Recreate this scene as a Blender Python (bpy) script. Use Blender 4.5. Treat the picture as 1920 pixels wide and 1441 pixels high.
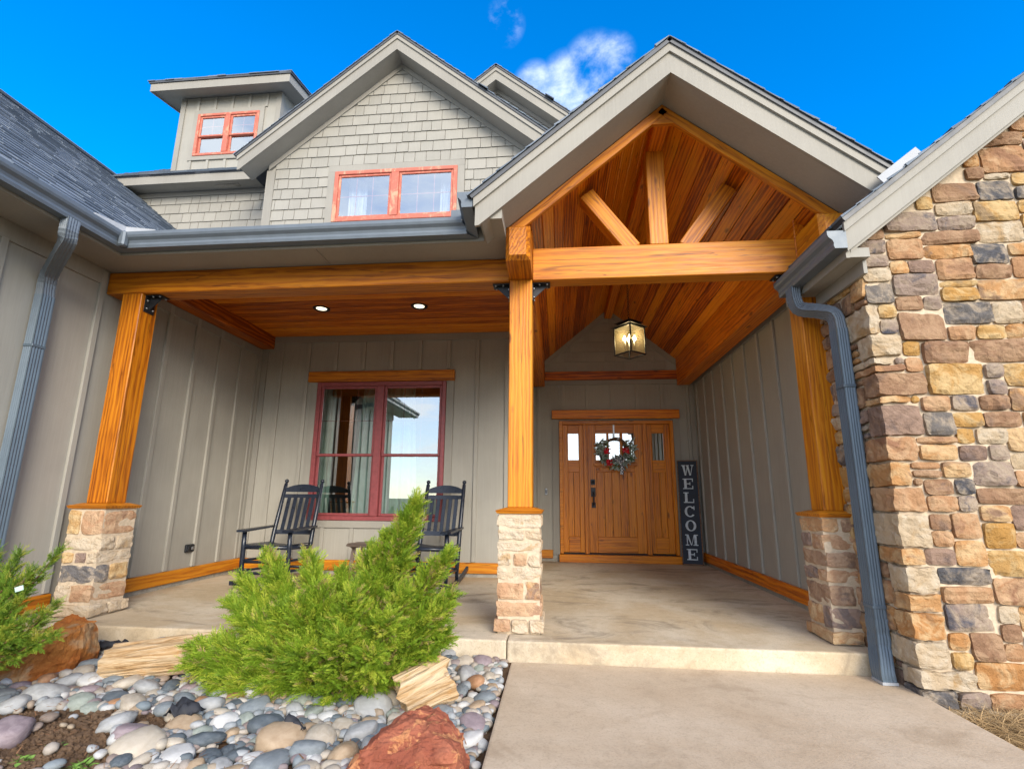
import bpy, bmesh, math, random
import numpy as np
from mathutils import Vector, Matrix, noise as mnoise

for o in list(bpy.data.objects): bpy.data.objects.remove(o)
SC = bpy.context.scene
COL = SC.collection
R = math.radians

# ------------------------------------------------------------------ camera
F_PX, YAW, PITCH, ROLL, PCX, PCY, EYE = 918.74, 0.0952687, 0.2019405, 0.0087482, 957.494, 744.22, 0.96
def cam_axes():
    cy, sy, cp, sp = math.cos(YAW), math.sin(YAW), math.cos(PITCH), math.sin(PITCH)
    f = Vector((-sy*cp, cy*cp, sp)); r = Vector((cy, sy, 0)); u = r.cross(f)
    cr, sr = math.cos(ROLL), math.sin(ROLL)
    return cr*r+sr*u, -sr*r+cr*u, f
AXR, AXU, AXF = cam_axes()
def pixdir(px, py): return AXR*((px-PCX)/F_PX) - AXU*((py-PCY)/F_PX) + AXF
def at_y(px, py, y):
    d = pixdir(px, py); return Vector((0, 0, EYE)) + d*(y/d.y)
cam = bpy.data.cameras.new('camera'); camo = bpy.data.objects.new('camera', cam); COL.objects.link(camo)
m = Matrix((AXR, AXU, -AXF)).transposed().to_4x4(); m.translation = (0, 0, EYE)
camo.matrix_world = m
cam.sensor_width = 36; cam.lens = 36*F_PX/1920
cam.shift_x = (960-PCX)/1920; cam.shift_y = (PCY-720.5)/1920
cam.clip_start = 0.05; cam.clip_end = 2000
SC.camera = camo

# ------------------------------------------------------------------ sky, sun, exposure
SUN_EL, SUN_AZ = R(25), R(27)     # azimuth measured from straight behind the camera towards the right
SKY_STRENGTH = 0.12
SUN_STRENGTH = 1.9
SUN_ANGLE = 30
EXPOSURE = 1.35
sun = bpy.data.lights.new('sun', 'SUN'); suno = bpy.data.objects.new('sun', sun); COL.objects.link(suno)
sun.energy = SUN_STRENGTH; sun.angle = R(SUN_ANGLE); sun.color = (1.0, 0.91, 0.77)
sdir = Vector((math.sin(SUN_AZ)*math.cos(SUN_EL), -math.cos(SUN_AZ)*math.cos(SUN_EL), math.sin(SUN_EL)))
suno.rotation_euler = sdir.to_track_quat('Z', 'Y').to_euler(); suno.location = (0, -5, 12)
W = bpy.data.worlds.new('World'); SC.world = W; W.use_nodes = True
SC.view_settings.view_transform = 'Standard'; SC.view_settings.look = 'None'
SC.view_settings.exposure = EXPOSURE; SC.view_settings.gamma = 1.0; SC.view_settings.use_curve_mapping = False

class G:
    """small node-graph helper"""
    def __init__(s, nt): s.nt = nt; nt.nodes.clear()
    def n(s, t, ins=None, **props):
        nd = s.nt.nodes.new(t)
        for k, v in props.items(): setattr(nd, k, v)
        for k, v in (ins or {}).items():
            sock = nd.inputs[k]
            if hasattr(v, 'is_output'): s.nt.links.new(v, sock)
            else: sock.default_value = v
        return nd
    def math(s, op, a, b=0.0, clamp=False):
        nd = s.n('ShaderNodeMath', {0: a, 1: b}, operation=op); nd.use_clamp = clamp; return nd.outputs[0]
    def vm(s, op, a, b=(0, 0, 0)):
        nd = s.n('ShaderNodeVectorMath', {0: a, 1: b}, operation=op); return nd.outputs[0] if op != 'DOT_PRODUCT' else nd.outputs['Value']
    def mr(s, v, a, b, c=0.0, d=1.0):
        nd = s.n('ShaderNodeMapRange', {0: v, 1: a, 2: b, 3: c, 4: d}, interpolation_type='SMOOTHSTEP'); return nd.outputs[0]
    def noise(s, vec, scale, detail=4, rough=.55, dist=0.0, col=False):
        nd = s.n('ShaderNodeTexNoise', {'Vector': vec, 'Scale': scale, 'Detail': detail, 'Roughness': rough, 'Distortion': dist})
        return nd.outputs['Color' if col else 'Fac']
    def mix(s, f, a, b, blend='MIX'):
        nd = s.nt.nodes.new('ShaderNodeMix'); nd.data_type = 'RGBA'; nd.blend_type = blend
        for sock, v in ((nd.inputs[0], f), (nd.inputs[6], a), (nd.inputs[7], b)):
            if hasattr(v, 'is_output'): s.nt.links.new(v, sock)
            else: sock.default_value = v if not isinstance(v, tuple) or len(v) == 4 else (*v, 1)
        return nd.outputs[2]
    def ramp(s, f, stops):
        nd = s.n('ShaderNodeValToRGB', {0: f}); el = nd.color_ramp.elements
        while len(el) < len(stops): el.new(0.5)
        for e, (p, c) in zip(el, stops): e.position = p; e.color = (*c, 1)
        return nd.outputs[0]

g = G(W.node_tree)
sky = g.n('ShaderNodeTexSky', sky_type='NISHITA', sun_disc=False)
sky.sun_elevation = SUN_EL; sky.sun_rotation = math.pi - SUN_AZ
sky.air_density = 1.0; sky.dust_density = 0.3; sky.ozone_density = 3.0; sky.altitude = 300
hs = g.n('ShaderNodeHueSaturation', {'Hue': 0.506, 'Saturation': 1.42, 'Value': 1.35, 'Color': sky.outputs[0]})
dirv = g.n('ShaderNodeTexCoord').outputs['Generated']
sepd = g.n('ShaderNodeSeparateXYZ', {0: dirv})
cn = g.noise(g.vm('MULTIPLY', dirv, (1, 1, 1.6)), 8.0, 10, .62, .12)
cm = None
for (px, py, r0, r1) in ((1115, 135, .9996, .9980), (1065, 160, .9997, .9984), (945, 45, .9999, .9993), (1005, 165, .9998, .9990), (1150, 110, .9999, .9991)):
    d = pixdir(px, py).normalized()
    mk_ = g.mr(g.vm('DOT_PRODUCT', dirv, tuple(d)), r1, r0)
    cm = mk_ if cm is None else g.math('MAXIMUM', cm, mk_)
spot = g.math('MULTIPLY', g.math('MULTIPLY', g.mr(cn, .44, .78), cm), .5)
cn2 = g.noise(g.vm('MULTIPLY', dirv, (1, 1, 3.2)), 3.2, 8, .6, .4)
low = g.math('MULTIPLY', g.mr(cn2, .36, .58), g.mr(sepd.outputs[2], .42, .15))
veil = g.math('MULTIPLY', g.mr(g.math('MULTIPLY', sepd.outputs[1], -1.0), .0, .55), g.mr(cn2, .25, .62, .38, .85))   # thin cloud over the lawn side, as the window panes mirror it
cloud = g.math('MINIMUM', g.math('MAXIMUM', spot, g.math('MAXIMUM', low, veil)), .92)
skyc = g.mix(cloud, hs.outputs[0], (7.2, 7.4, 7.8))
bg = g.n('ShaderNodeBackground', {0: skyc, 1: SKY_STRENGTH})
g.n('ShaderNodeOutputWorld', {0: bg.outputs[0]})

# ------------------------------------------------------------------ object helpers
WM = {}
def reg(o, mw, parent):
    COL.objects.link(o)
    if parent is not None:
        o.parent = parent; o.matrix_parent_inverse = WM[parent.name].inverted()
    o.matrix_basis = mw; WM[o.name] = mw.copy()
    return o
I4 = Matrix.Identity(4)
def thing(name, label, cat, loc=(0, 0, 0), rz=0.0, group=None):
    o = bpy.data.objects.new(name, None); o.empty_display_size = .1
    reg(o, Matrix.Translation(loc) @ Matrix.Rotation(rz, 4, 'Z'), None)
    return tag(o, label, cat, group)
def tag(o, label=None, cat=None, group=None, kind=None):
    if label: o['label'] = label
    if cat: o['category'] = cat
    if group: o['group'] = group
    if kind: o['kind'] = kind
    return o
def me(verts, faces, mat, smooth=False):
    ms = bpy.data.meshes.new('m'); ms.from_pydata([tuple(v) for v in verts], [], faces); ms.update()
    if mat is not None: ms.materials.append(mat)
    if smooth: ms.polygons.foreach_set('use_smooth', [True]*len(ms.polygons))
    return ms
def put(name, ms, parent=None, mw=None, local=False):
    """link a mesh; mw is a world matrix (or relative to the parent when local)"""
    o = bpy.data.objects.new(name, ms); mw = mw or I4
    if local and parent is not None: mw = WM[parent.name] @ mw
    return reg(o, mw, parent)
def bm_mesh(bm, mat, smooth=False):
    bmesh.ops.recalc_face_normals(bm, faces=bm.faces)
    ms = bpy.data.meshes.new('m'); bm.to_mesh(ms); bm.free()
    if mat is not None: ms.materials.append(mat)
    if smooth: ms.polygons.foreach_set('use_smooth', [True]*len(ms.polygons))
    return ms
def bbox(bm, x0, x1, y0, y1, z0, z1):
    vs = [bm.verts.new(p) for p in ((x0,y0,z0),(x1,y0,z0),(x1,y1,z0),(x0,y1,z0),(x0,y0,z1),(x1,y0,z1),(x1,y1,z1),(x0,y1,z1))]
    fs = [bm.faces.new([vs[i] for i in f]) for f in ((0,3,2,1),(4,5,6,7),(0,1,5,4),(1,2,6,5),(2,3,7,6),(3,0,4,7))]
    return vs
def boxmesh(x0, x1, y0, y1, z0, z1, mat, bev=0.0, seg=1):
    bm = bmesh.new(); bbox(bm, x0, x1, y0, y1, z0, z1)
    if bev: bmesh.ops.bevel(bm, geom=list(bm.edges), offset=bev, segments=seg, affect='EDGES', profile=.6)
    return bm_mesh(bm, mat)
def box(name, x0, x1, y0, y1, z0, z1, mat, parent, bev=0.0, local=False):
    """a box with its own origin in its centre"""
    c = Vector(((x0+x1)/2, (y0+y1)/2, (z0+z1)/2)); hx, hy, hz = (x1-x0)/2, (y1-y0)/2, (z1-z0)/2
    return put(name, boxmesh(-hx, hx, -hy, hy, -hz, hz, mat, bev), parent, Matrix.Translation(c), local)
def frame_from(xdir, up):
    x = Vector(xdir).normalized(); z = Vector(up); z = (z - x*z.dot(x)).normalized(); y = z.cross(x)
    return Matrix((x, y, z)).transposed().to_4x4()
def member(name, p0, p1, w, h, mat, parent, up=(0, 0, 1), bev=.006, local=False):
    """a timber from p0 to p1 (centre line): its length lies on its local x so that the grain follows it"""
    p0, p1 = Vector(p0), Vector(p1); L = (p1-p0).length
    mw = frame_from(p1-p0, up); mw.translation = (p0+p1)/2
    return put(name, boxmesh(-L/2, L/2, -w/2, w/2, -h/2, h/2, mat, bev), parent, mw, local)
def prism(name, pts, axis, a0, a1, mat, parent, local=False):
    """polygon pts in the two other axes, extruded along axis from a0 to a1"""
    def P(p, a): return {'y': (p[0], a, p[1]), 'x': (a, p[0], p[1]), 'z': (p[0], p[1], a)}[axis]
    bm = bmesh.new(); A = [bm.verts.new(P(p, a0)) for p in pts]; B = [bm.verts.new(P(p, a1)) for p in pts]
    bm.faces.new(A); bm.faces.new(B[::-1]); n = len(pts)
    for i in range(n): bm.faces.new((A[i], A[(i+1) % n], B[(i+1) % n], B[i]))
    return put(name, bm_mesh(bm, mat), parent, None, local)
def tube_bm(bm, pts, rad, sides=10, cap=True):
    pts = [Vector(p) for p in pts]; rings = []
    for i, p in enumerate(pts):
        d = (pts[min(i+1, len(pts)-1)] - pts[max(i-1, 0)]).normalized()
        a = d.cross(Vector((0, 0, 1)) if abs(d.z) < .9 else Vector((1, 0, 0))).normalized(); b = d.cross(a)
        r = rad[i] if isinstance(rad, (list, tuple)) else rad
        rings.append([bm.verts.new(p + (a*math.cos(t)+b*math.sin(t))*r) for t in (2*math.pi*k/sides for k in range(sides))])
    for A, B in zip(rings, rings[1:]):
        for k in range(sides): bm.faces.new((A[k], A[(k+1) % sides], B[(k+1) % sides], B[k]))
    if cap: bm.faces.new(rings[0][::-1]); bm.faces.new(rings[-1])
def tube(name, pts, rad, mat, parent, sides=10, local=False):
    bm = bmesh.new(); tube_bm(bm, pts, rad, sides); return put(name, bm_mesh(bm, mat, True), parent, None, local)
def clip(poly, a, b, c):
    """keep the part of the 2-D polygon where a*x+b*y <= c"""
    out = []
    for i, p in enumerate(poly):
        q = poly[(i+1) % len(poly)]; fp, fq = a*p[0]+b*p[1]-c, a*q[0]+b*q[1]-c
        if fp <= 0: out.append(p)
        if (fp < 0 < fq) or (fq < 0 < fp):
            t = fp/(fp-fq); out.append((p[0]+(q[0]-p[0])*t, p[1]+(q[1]-p[1])*t))
    return out
def area(poly): return abs(sum(p[0]*q[1]-q[0]*p[1] for p, q in zip(poly, poly[1:]+poly[:1])))/2 if len(poly) > 2 else 0

# ------------------------------------------------------------------ materials
def material(name, fn):
    mt = bpy.data.materials.new(name); mt.use_nodes = True; gg = G(mt.node_tree)
    out = fn(gg); gg.n('ShaderNodeOutputMaterial', {0: out}); return mt
def coords(g, jitter=True):
    oc = g.n('ShaderNodeTexCoord').outputs['Object']
    if not jitter: return oc, None
    rnd = g.n('ShaderNodeObjectInfo').outputs['Random']
    off = g.n('ShaderNodeCombineXYZ', {0: g.math('MULTIPLY', rnd, 37.0), 1: g.math('MULTIPLY', rnd, 91.0), 2: g.math('MULTIPLY', rnd, 53.0)}).outputs[0]
    return g.vm('ADD', oc, off), rnd
def pbsdf(g, col, rough, bump=None, bs=.3, bd=.01, metal=0.0, spec=.5, normal=None):
    ins = {'Base Color': col if hasattr(col, 'is_output') else (*col, 1), 'Roughness': rough, 'Metallic': metal, 'Specular IOR Level': spec}
    if bump is not None: ins['Normal'] = g.n('ShaderNodeBump', {'Height': bump, 'Strength': bs, 'Distance': bd}).outputs[0]
    return g.n('ShaderNodeBsdfPrincipled', ins).outputs[0]
def wood(name, dark, mid, light, rough=.5, spread=.25, knots=True, spec=.4):
    def fn(g):
        v, rnd = coords(g)
        st = g.vm('MULTIPLY', v, (.55, 7.0, 7.0))
        n1 = g.noise(st, 2.2, 6, .6, .8)
        wv = g.n('ShaderNodeTexWave', {'Vector': g.vm('MULTIPLY', v, (.35, 3.6, 3.6)), 'Scale': 3.2, 'Distortion': 7.5, 'Detail': 3, 'Detail Scale': 1.2, 'Detail Roughness': .6}, wave_type='RINGS', rings_direction='X').outputs['Fac']
        fine = g.noise(g.vm('MULTIPLY', v, (4, 120, 120)), 1.5, 3, .6)
        f = g.math('ADD', g.math('MULTIPLY', n1, .66), g.math('MULTIPLY', wv, .22))
        f = g.math('ADD', f, g.math('MULTIPLY', fine, .30))
        f = g.math('ADD', f, g.math('MULTIPLY', g.math('SUBTRACT', rnd, .5), spread))
        c = g.ramp(f, ((.30, dark), (.54, mid), (.80, light)))
        ck = g.noise(g.vm('MULTIPLY', v, (.45, 15, 15)), 1.0, 3, .5, .5)
        c = g.mix(g.math('MULTIPLY', g.mr(g.math('ABSOLUTE', g.math('SUBTRACT', ck, .5)), .010, .002), .55), c, tuple(x*.35 for x in dark))
        if knots:
            vo = g.n('ShaderNodeTexVoronoi', {'Vector': g.vm('MULTIPLY', v, (1.0, 2.6, 2.6)), 'Scale': 1.9, 'Randomness': 1.0}).outputs['Distance']
            k = g.mr(vo, .12, .045); c = g.mix(g.math('MULTIPLY', k, .75), c, tuple(x*.45 for x in dark))
        return pbsdf(g, c, g.mr(fine, .3, .7, rough-.06, rough+.1), g.math('ADD', g.math('MULTIPLY', fine, .6), g.math('MULTIPLY', wv, .5)), .35, .004, 0, spec)
    return material(name, fn)
def siding_mat(name, base, grain=True):
    def fn(g):
        v, rnd = coords(g)
        gr = g.noise(g.vm('MULTIPLY', v, (55, 55, 2.2)), 1.0, 5, .65, .5)
        big = g.noise(v, 1.3, 4)
        c = g.mix(g.mr(big, .3, .7), tuple(x*.90 for x in base), tuple(x*1.07 for x in base))
        c = g.mix(g.math('MULTIPLY', g.mr(gr, .35, .75), .25), c, tuple(min(1, x*1.3) for x in base))
        c = g.mix(g.math('MULTIPLY', rnd, .12), c, tuple(x*.75 for x in base))
        return pbsdf(g, c, .62, gr, .45, .003, 0, .35)
    return material(name, fn)
def plain(name, col, rough=.5, metal=0.0, var=.12, bump=.1, scale=12.0, spec=.5):
    def fn(g):
        v, rnd = coords(g); n1 = g.noise(v, scale, 5)
        c = g.mix(g.mr(n1, .25, .75), tuple(x*(1-var) for x in col), tuple(min(1, x*(1+var)) for x in col))
        return pbsdf(g, c, g.mr(n1, .2, .8, max(.05, rough-.07), min(1, rough+.07)), n1, bump, .003, metal, spec)
    return material(name, fn)
def stone_mat(name, cols, scale=7.0, rough=.85):
    a, b, c3 = cols
    def fn(g):
        v, rnd = coords(g)
        n1 = g.noise(v, scale*.8, 7, .66, .9); n2 = g.noise(v, scale*.5, 6, .6, .9); n3 = g.noise(v, scale*7, 6, .7)
        c = g.mix(g.mr(n1, .42, .58), a, b)
        c = g.mix(g.mr(n2, .53, .64), c, c3)
        c = g.mix(g.math('MULTIPLY', g.mr(n3, .5, .75), .35), c, tuple(x*.55 for x in a))
        c = g.mix(g.math('MULTIPLY', rnd, .3), c, b)
        mu = g.noise(v, scale*1.9, 8, .68, .3)
        return pbsdf(g, c, rough, g.math('ADD', mu, g.math('MULTIPLY', n3, .35)), 1.0, .024, 0, .3)
    return material(name, fn)
def emit(name, col, s):
    return material(name, lambda g: g.n('ShaderNodeEmission', {0: (*col, 1), 1: s}).outputs[0])

GREY = (.325, .307, .265)
M = {}
M['siding'] = siding_mat('siding', GREY)
M['shingle'] = siding_mat('shingle_siding', (.305, .288, .250))
M['trim'] = siding_mat('trim', (.282, .264, .228))
M['soffit'] = siding_mat('soffit', (.29, .272, .235))
M['cedar'] = wood('cedar', (.17, .036, .002), (.45, .135, .003), (.60, .22, .006), .48, .22)
M['cedar_post'] = wood('cedar_post', (.17, .036, .002), (.45, .135, .003), (.61, .23, .008), .45, .2)
M['plank'] = wood('plank', (.21, .034, .001), (.60, .145, .002), (.76, .265, .008), .42, .45)
M['base_board'] = wood('base_board', (.22, .058, .003), (.46, .15, .005), (.58, .23, .010), .5, .15)
M['door'] = wood('door_wood', (.28, .068, .002), (.56, .165, .003), (.66, .23, .006), .35, .16)
M['roof'] = material('roof_shingle', lambda g: (lambda isl, v: pbsdf(g, g.mix(g.math('MULTIPLY', g.noise(v, 260, 2), .6), g.ramp(isl, ((0, (.145, .178, .22)), (.5, (.195, .235, .285)), (1, (.26, .30, .35)))), (.03, .035, .05)), .85, g.noise(v, 220, 3), .6, .004, 0, .3))(g.n('ShaderNodeNewGeometry').outputs['Random Per Island'], g.n('ShaderNodeTexCoord').outputs['Object']))
M['drip'] = plain('drip_edge', (.07, .075, .085), .5)
M['gutter'] = plain('gutter', (.125, .150, .178), .50, .15, .06, .04)
M['spout'] = plain('downspout', (.095, .130, .165), .42, .1, .10, .05, 5)
M['black'] = plain('black_metal', (.018, .020, .024), .42, .3, .2, .1)
M['chair'] = plain('chair_paint', (.011, .016, .028), .32, 0, .25, .12, 30)
M['steel'] = plain('steel', (.35, .36, .38), .35, .9)
M['flash'] = plain('flashing', (.33, .345, .37), .6, 0)
M['red'] = plain('window_red', (.245, .055, .058), .42, 0, .15, .1, 20)
def salmon(g):
    v, rnd = coords(g); n1 = g.noise(g.vm('MULTIPLY', v, (1, 1, .5)), 9, 8, .72, .6)
    return pbsdf(g, g.mix(g.mr(n1, .50, .64), (.47, .125, .080), (.60, .29, .18)), .6, n1, .3, .004)
M['salmon'] = material('weathered_red', salmon)
def concrete(name, a, b, stain, sc=1.0, vein=.35, mott=1.0):
    def fn(g):
        v, rnd = coords(g, False)
        n1 = g.noise(v, 1.1*sc, 6, .6, .6); n2 = g.noise(v, 5*sc, 6, .65); n3 = g.noise(v, 90, 4, .7)
        st = g.noise(g.vm('MULTIPLY', v, (.8, 1.5, 1)), 1.3*sc, 9, .70, 1.4); n4 = g.noise(v, 14*sc, 8, .72, .4); ckk = g.noise(v, 1.2, 6, .55, .6)
        c = g.mix(g.mr(n1, .35, .65), a, b)
        c = g.mix(g.math('MULTIPLY', g.mr(st, .50, .66), .80*(.5+.5*mott)), c, stain)
        c = g.mix(g.math('MULTIPLY', g.mr(n4, .50, .68), .40*mott), c, tuple(x*.62 for x in a)); c = g.mix(g.math('MULTIPLY', g.mr(n4, .46, .34), .30*mott), c, tuple(min(.75, x*1.22) for x in b))
        c = g.mix(g.math('MULTIPLY', g.mr(g.math('ABSOLUTE', g.math('SUBTRACT', ckk, .5)), .0035, .0008), vein), c, tuple(x*.4 for x in a))
        c = g.mix(g.math('MULTIPLY', g.mr(n2, .45, .8), .35), c, tuple(x*.72 for x in a))
        c = g.mix(g.math('MULTIPLY', g.mr(n3, .48, .70), .40), c, tuple(x*.6 for x in a))
        return pbsdf(g, c, .78, g.math('ADD', n3, g.math('MULTIPLY', n2, .6)), .35, .006, 0, .35)
    return material(name, fn)
M['slab'] = concrete('porch_concrete', (.47, .365, .235), (.58, .50, .38), (.20, .16, .115), 1.0, .0, .8)
M['walk'] = concrete('walk_concrete', (.465, .355, .24), (.54, .435, .315), (.375, .28, .185), .9, 0.0, .7)
M['curb'] = concrete('curb_concrete', (.27, .25, .21), (.36, .33, .28), (.2, .18, .15), 3)
M['mortar'] = plain('mortar', (.52, .415, .295), .9, 0, .16, .5, 40)
SP = {
 'gold':   ((0.387, 0.200, 0.048), (0.499, 0.344, 0.163), (0.215, 0.144, 0.081)),
 'cream':  ((0.430, 0.320, 0.200), (0.482, 0.392, 0.281), (0.361, 0.224, 0.096)),
 'brown':  ((0.232, 0.126, 0.070), (0.344, 0.212, 0.122), (0.155, 0.096, 0.067)),
 'mauve':  ((0.181, 0.116, 0.085), (0.275, 0.180, 0.130), (0.129, 0.092, 0.081)),
 'salmon': ((0.361, 0.188, 0.089), (0.447, 0.280, 0.155), (0.249, 0.124, 0.067)),
 'dark':   ((0.073, 0.072, 0.078), (0.310, 0.248, 0.185), (0.043, 0.046, 0.059)),
 'blue':   ((0.361, 0.280, 0.200), (0.258, 0.188, 0.148), (0.056, 0.060, 0.081)),
 'rust':   ((0.396, 0.188, 0.063), (0.516, 0.344, 0.178), (0.206, 0.120, 0.074)),
}
STN = {k: stone_mat('ashlar_'+k, v) for k, v in SP.items()}
PIERS = {k: stone_mat('pier_'+k, tuple(tuple(min(.62, x*1.12+.045) for x in c) for c in v), 9) for k, v in SP.items()}
def glass(refl, tint):
    def fn(g):
        fr = g.n('ShaderNodeFresnel', {'IOR': 1.55}).outputs[0]
        fac = g.math('ADD', g.math('MULTIPLY', fr, 1.0), refl, True)
        gl = g.n('ShaderNodeBsdfGlossy', {'Color': (.95, 1, 1, 1), 'Roughness': .004})
        tr = g.n('ShaderNodeBsdfTransparent', {'Color': (*tint, 1)})
        return g.n('ShaderNodeMixShader', {0: fac, 1: tr.outputs[0], 2: gl.outputs[0]}).outputs[0]
    return fn
M['glass'] = material('window_glass', glass(.32, (.62, .82, .80)))
M['glass_up'] = material('upper_glass', glass(.34, (.85, .90, .93)))
M['glass_door'] = material('door_glass', glass(.50, (.5, .7, .7)))
M['glass_lamp'] = material('lamp_glass', lambda g: g.n('ShaderNodeMixShader', {0: .10, 1: g.n('ShaderNodeBsdfTransparent', {0: (.95, .9, .78, 1)}).outputs[0], 2: g.n('ShaderNodeBsdfTranslucent', {0: (.9, .74, .45, 1)}).outputs[0]}).outputs[0])
M['curtain'] = plain('curtain', (.60, .58, .51), .9, 0, .1)
M['curtain_w'] = plain('white_curtain', (.80, .82, .82), .9, 0, .05)
M['room'] = plain('room', (.20, .21, .20), .9)
M['room_up'] = plain('room_up', (.42, .44, .46), .9)
M['lamp_on'] = emit('lamp_on', (1, .88, .62), 1.2)
M['bulb_on'] = emit('bulb_on', (1, .80, .42), 22)

# ------------------------------------------------------------------ ground, slab, walk
GZ, WZ = -.24, -.13
def structure(o): o['kind'] = 'structure'; return o
def soilf(g):
    v, rnd = coords(g, False); n1 = g.noise(v, 3, 8, .7); n2 = g.noise(v, 34, 6, .75); n3 = g.noise(v, 110, 4, .7)
    c = g.mix(g.mr(n1, .35, .65), (.13, .078, .045), (.22, .14, .085))
    c = g.mix(g.math('MULTIPLY', g.mr(n2, .55, .72), .7), c, (.27, .165, .095))
    c = g.mix(g.math('MULTIPLY', g.mr(n3, .60, .72), .5), c, (.34, .23, .15))
    return pbsdf(g, c, .95, g.math('ADD', n2, g.math('MULTIPLY', n3, .6)), 1.0, .025, 0, .15)
M['soil'] = material('soil', soilf)
def lawnf(g):
    v, rnd = coords(g, False); n1 = g.noise(v, .35, 6, .6); n2 = g.noise(v, 25, 4, .7)
    c = g.mix(g.mr(n1, .3, .7), (.14, .115, .055), (.115, .13, .045)); c = g.mix(g.mr(n2, .3, .8), c, (.20, .165, .085))
    return pbsdf(g, c, .95, n2, .8, .03, 0, .2)
M['lawn'] = material('lawn', lawnf)
structure(put('ground', me([(-300,-300,GZ),(300,-300,GZ),(300,300,GZ),(-300,300,GZ)], [(0,1,2,3)], M['lawn'])))
def bed_h(x, y):
    h = -.185 + .05*max(0, min(1, (y-2.9)/.6))
    h += .045*math.exp(-(((x+2.45)/.60)**2 + ((y-2.40)/.30)**2))
    return h + .018*mnoise.noise(Vector((x*3, y*3, 0))) + .010*mnoise.noise(Vector((x*11, y*11, 3)))
def bed():
    nx, ny = 150, 110; X = np.linspace(-6, -.325, nx); Y = np.linspace(-.5, 3.64, ny)
    vs = [(x, y, bed_h(x, y)) for y in Y for x in X]
    fs = [(j*nx+i, j*nx+i+1, (j+1)*nx+i+1, (j+1)*nx+i) for j in range(ny-1) for i in range(nx-1)]
    return structure(put('planting_bed', me(vs, fs, M['soil'], True)))
bed()
sl = structure(put('porch_slab', boxmesh(-4.14, -.362, 3.615, 8.3, -.45, 0, M['slab'], .014, 2)))
put('slab_section', boxmesh(-.355, 2.5, 3.615, 8.3, -.45, -.0005, M['slab'], .014, 2), sl)
structure(put('walkway', boxmesh(-.325, 2.075, -6, 3.608, -.30, WZ, M['walk'], .012, 2)))

# ------------------------------------------------------------------ the house
HOUSE = thing('house', 'grey board and batten house with cedar timber porch and stone clad wing', 'house', (-1, 6, 0))
XW, XE, YW, YD, XJ = -4.11, 2.22, 6.27, 8.0, -.385     # left wall, right wall, window wall, door wall, jog
PITCH_R = .8333
SOF = 2.965                                             # soffit of the porch and of the left wing

def wallbox(name, x0, x1, y0, y1, z0, z1, mat=None): return box(name, x0, x1, y0, y1, z0, z1, mat or M['siding'], HOUSE)
BT = {}
def batten(par, axis, pos, at, z0, z1, w=.05, d=.024, mat=None):
    key = (axis, round(z1-z0, 3), w, mat)
    if key not in BT:
        h = (z1-z0)/2
        BT[key] = boxmesh(-w/2, w/2, -d, 0, -h, h, mat or M['siding'], .003) if axis == 'x' else (boxmesh(0, d, -w/2, w/2, -h, h, mat or M['siding'], .003) if axis == 'y' else boxmesh(-d, 0, -w/2, w/2, -h, h, mat or M['siding'], .003))
    loc = (pos, at, (z0+z1)/2) if axis == 'x' else (at, pos, (z0+z1)/2)
    return put('batten', BT[key], par, Matrix.Translation(loc))

# left side wall (porch side wall and wing wall in one plane, faces +x)
wl = wallbox('side_wall', XW-.15, XW, .66, 6.86, -.02, SOF+.3)
for y in np.arange(.9, 6.2, .405): batten(wl, 'y', y+.06, XW, .175, SOF-.13 if y < 3.7 else 2.95)
box('frieze_board', XW, XW+.022, .66, 3.80, SOF-.14, SOF-.002, M['trim'], wl)
box('frieze_board', XW, XW+.022, 4.06, YW-.02, 2.86, 2.955, M['trim'], wl)
box('corner_board', XW, XW+.02, YW-.115, YW-.003, .175, 2.858, M['trim'], wl)
box('wing_front_wall', -12, XW-.002, .66, .80, -.25, SOF, M['siding'], HOUSE)
member('base_board', (XW+.02, 4.06, .108), (XW+.02, YW-.004, .108), .040, .125, M['base_board'], wl)
member('base_board', (XW+.02, .67, .108), (XW+.02, 3.83, .108), .040, .125, M['base_board'], wl)
box('stem_wall', XW-.1, XW+.012, .67, YW-.003, -.3, .045, M['curb'], wl)

# window wall with a real opening
WX0, WX1, WZ0, WZ1 = -3.24, -1.455, .655, 2.475
ww = wallbox('window_wall', XW+.002, WX0, YW, YW+.16, -.02, 5.0)
wallbox('window_wall', WX1, XJ, YW, YW+.16, -.02, 5.0)
wallbox('window_wall', WX0+.001, WX1-.001, YW, YW+.16, WZ1, 4.86)
wallbox('window_wall', WX0+.001, WX1-.001, YW, YW+.16, -.02, WZ0)
bx = [XW+.30+.395*i for i in range(10)]
for x in bx:
    if x > XJ-.1: continue
    if WX0-.13 < x < WX1+.13:
        batten(ww, 'x', x, YW, 2.64, 3.045); batten(ww, 'x', x, YW, .175, .56)
    else: batten(ww, 'x', x, YW, .175, 3.045)
box('frieze_board', XW+.025, XJ-.02, YW-.022, YW-.001, 3.05, 3.142, M['trim'], ww)
box('corner_board', XW+.024, XW+.10, YW-.02, YW-.001, .175, 3.046, M['trim'], ww)
box('corner_board', XJ-.10, XJ+.02, YW-.021, YW-.001, .175, 3.046, M['trim'], ww)
box('window_casing', WX0-.10, WX0-.003, YW-.024, YW-.001, .655, 2.476, M['trim'], ww)
box('window_casing', WX1+.003, WX1+.10, YW-.024, YW-.001, .655, 2.476, M['trim'], ww)
box('window_casing', WX0-.10, WX1+.10, YW-.026, YW-.001, .565, .652, M['trim'], ww)
member('base_board', (XW+.042, YW-.02, .108), (XJ, YW-.02, .108), .038, .125, M['base_board'], ww)
box('stem_wall', XW+.014, XJ, YW-.012, YW+.1, -.3, .0445, M['curb'], ww)
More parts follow.
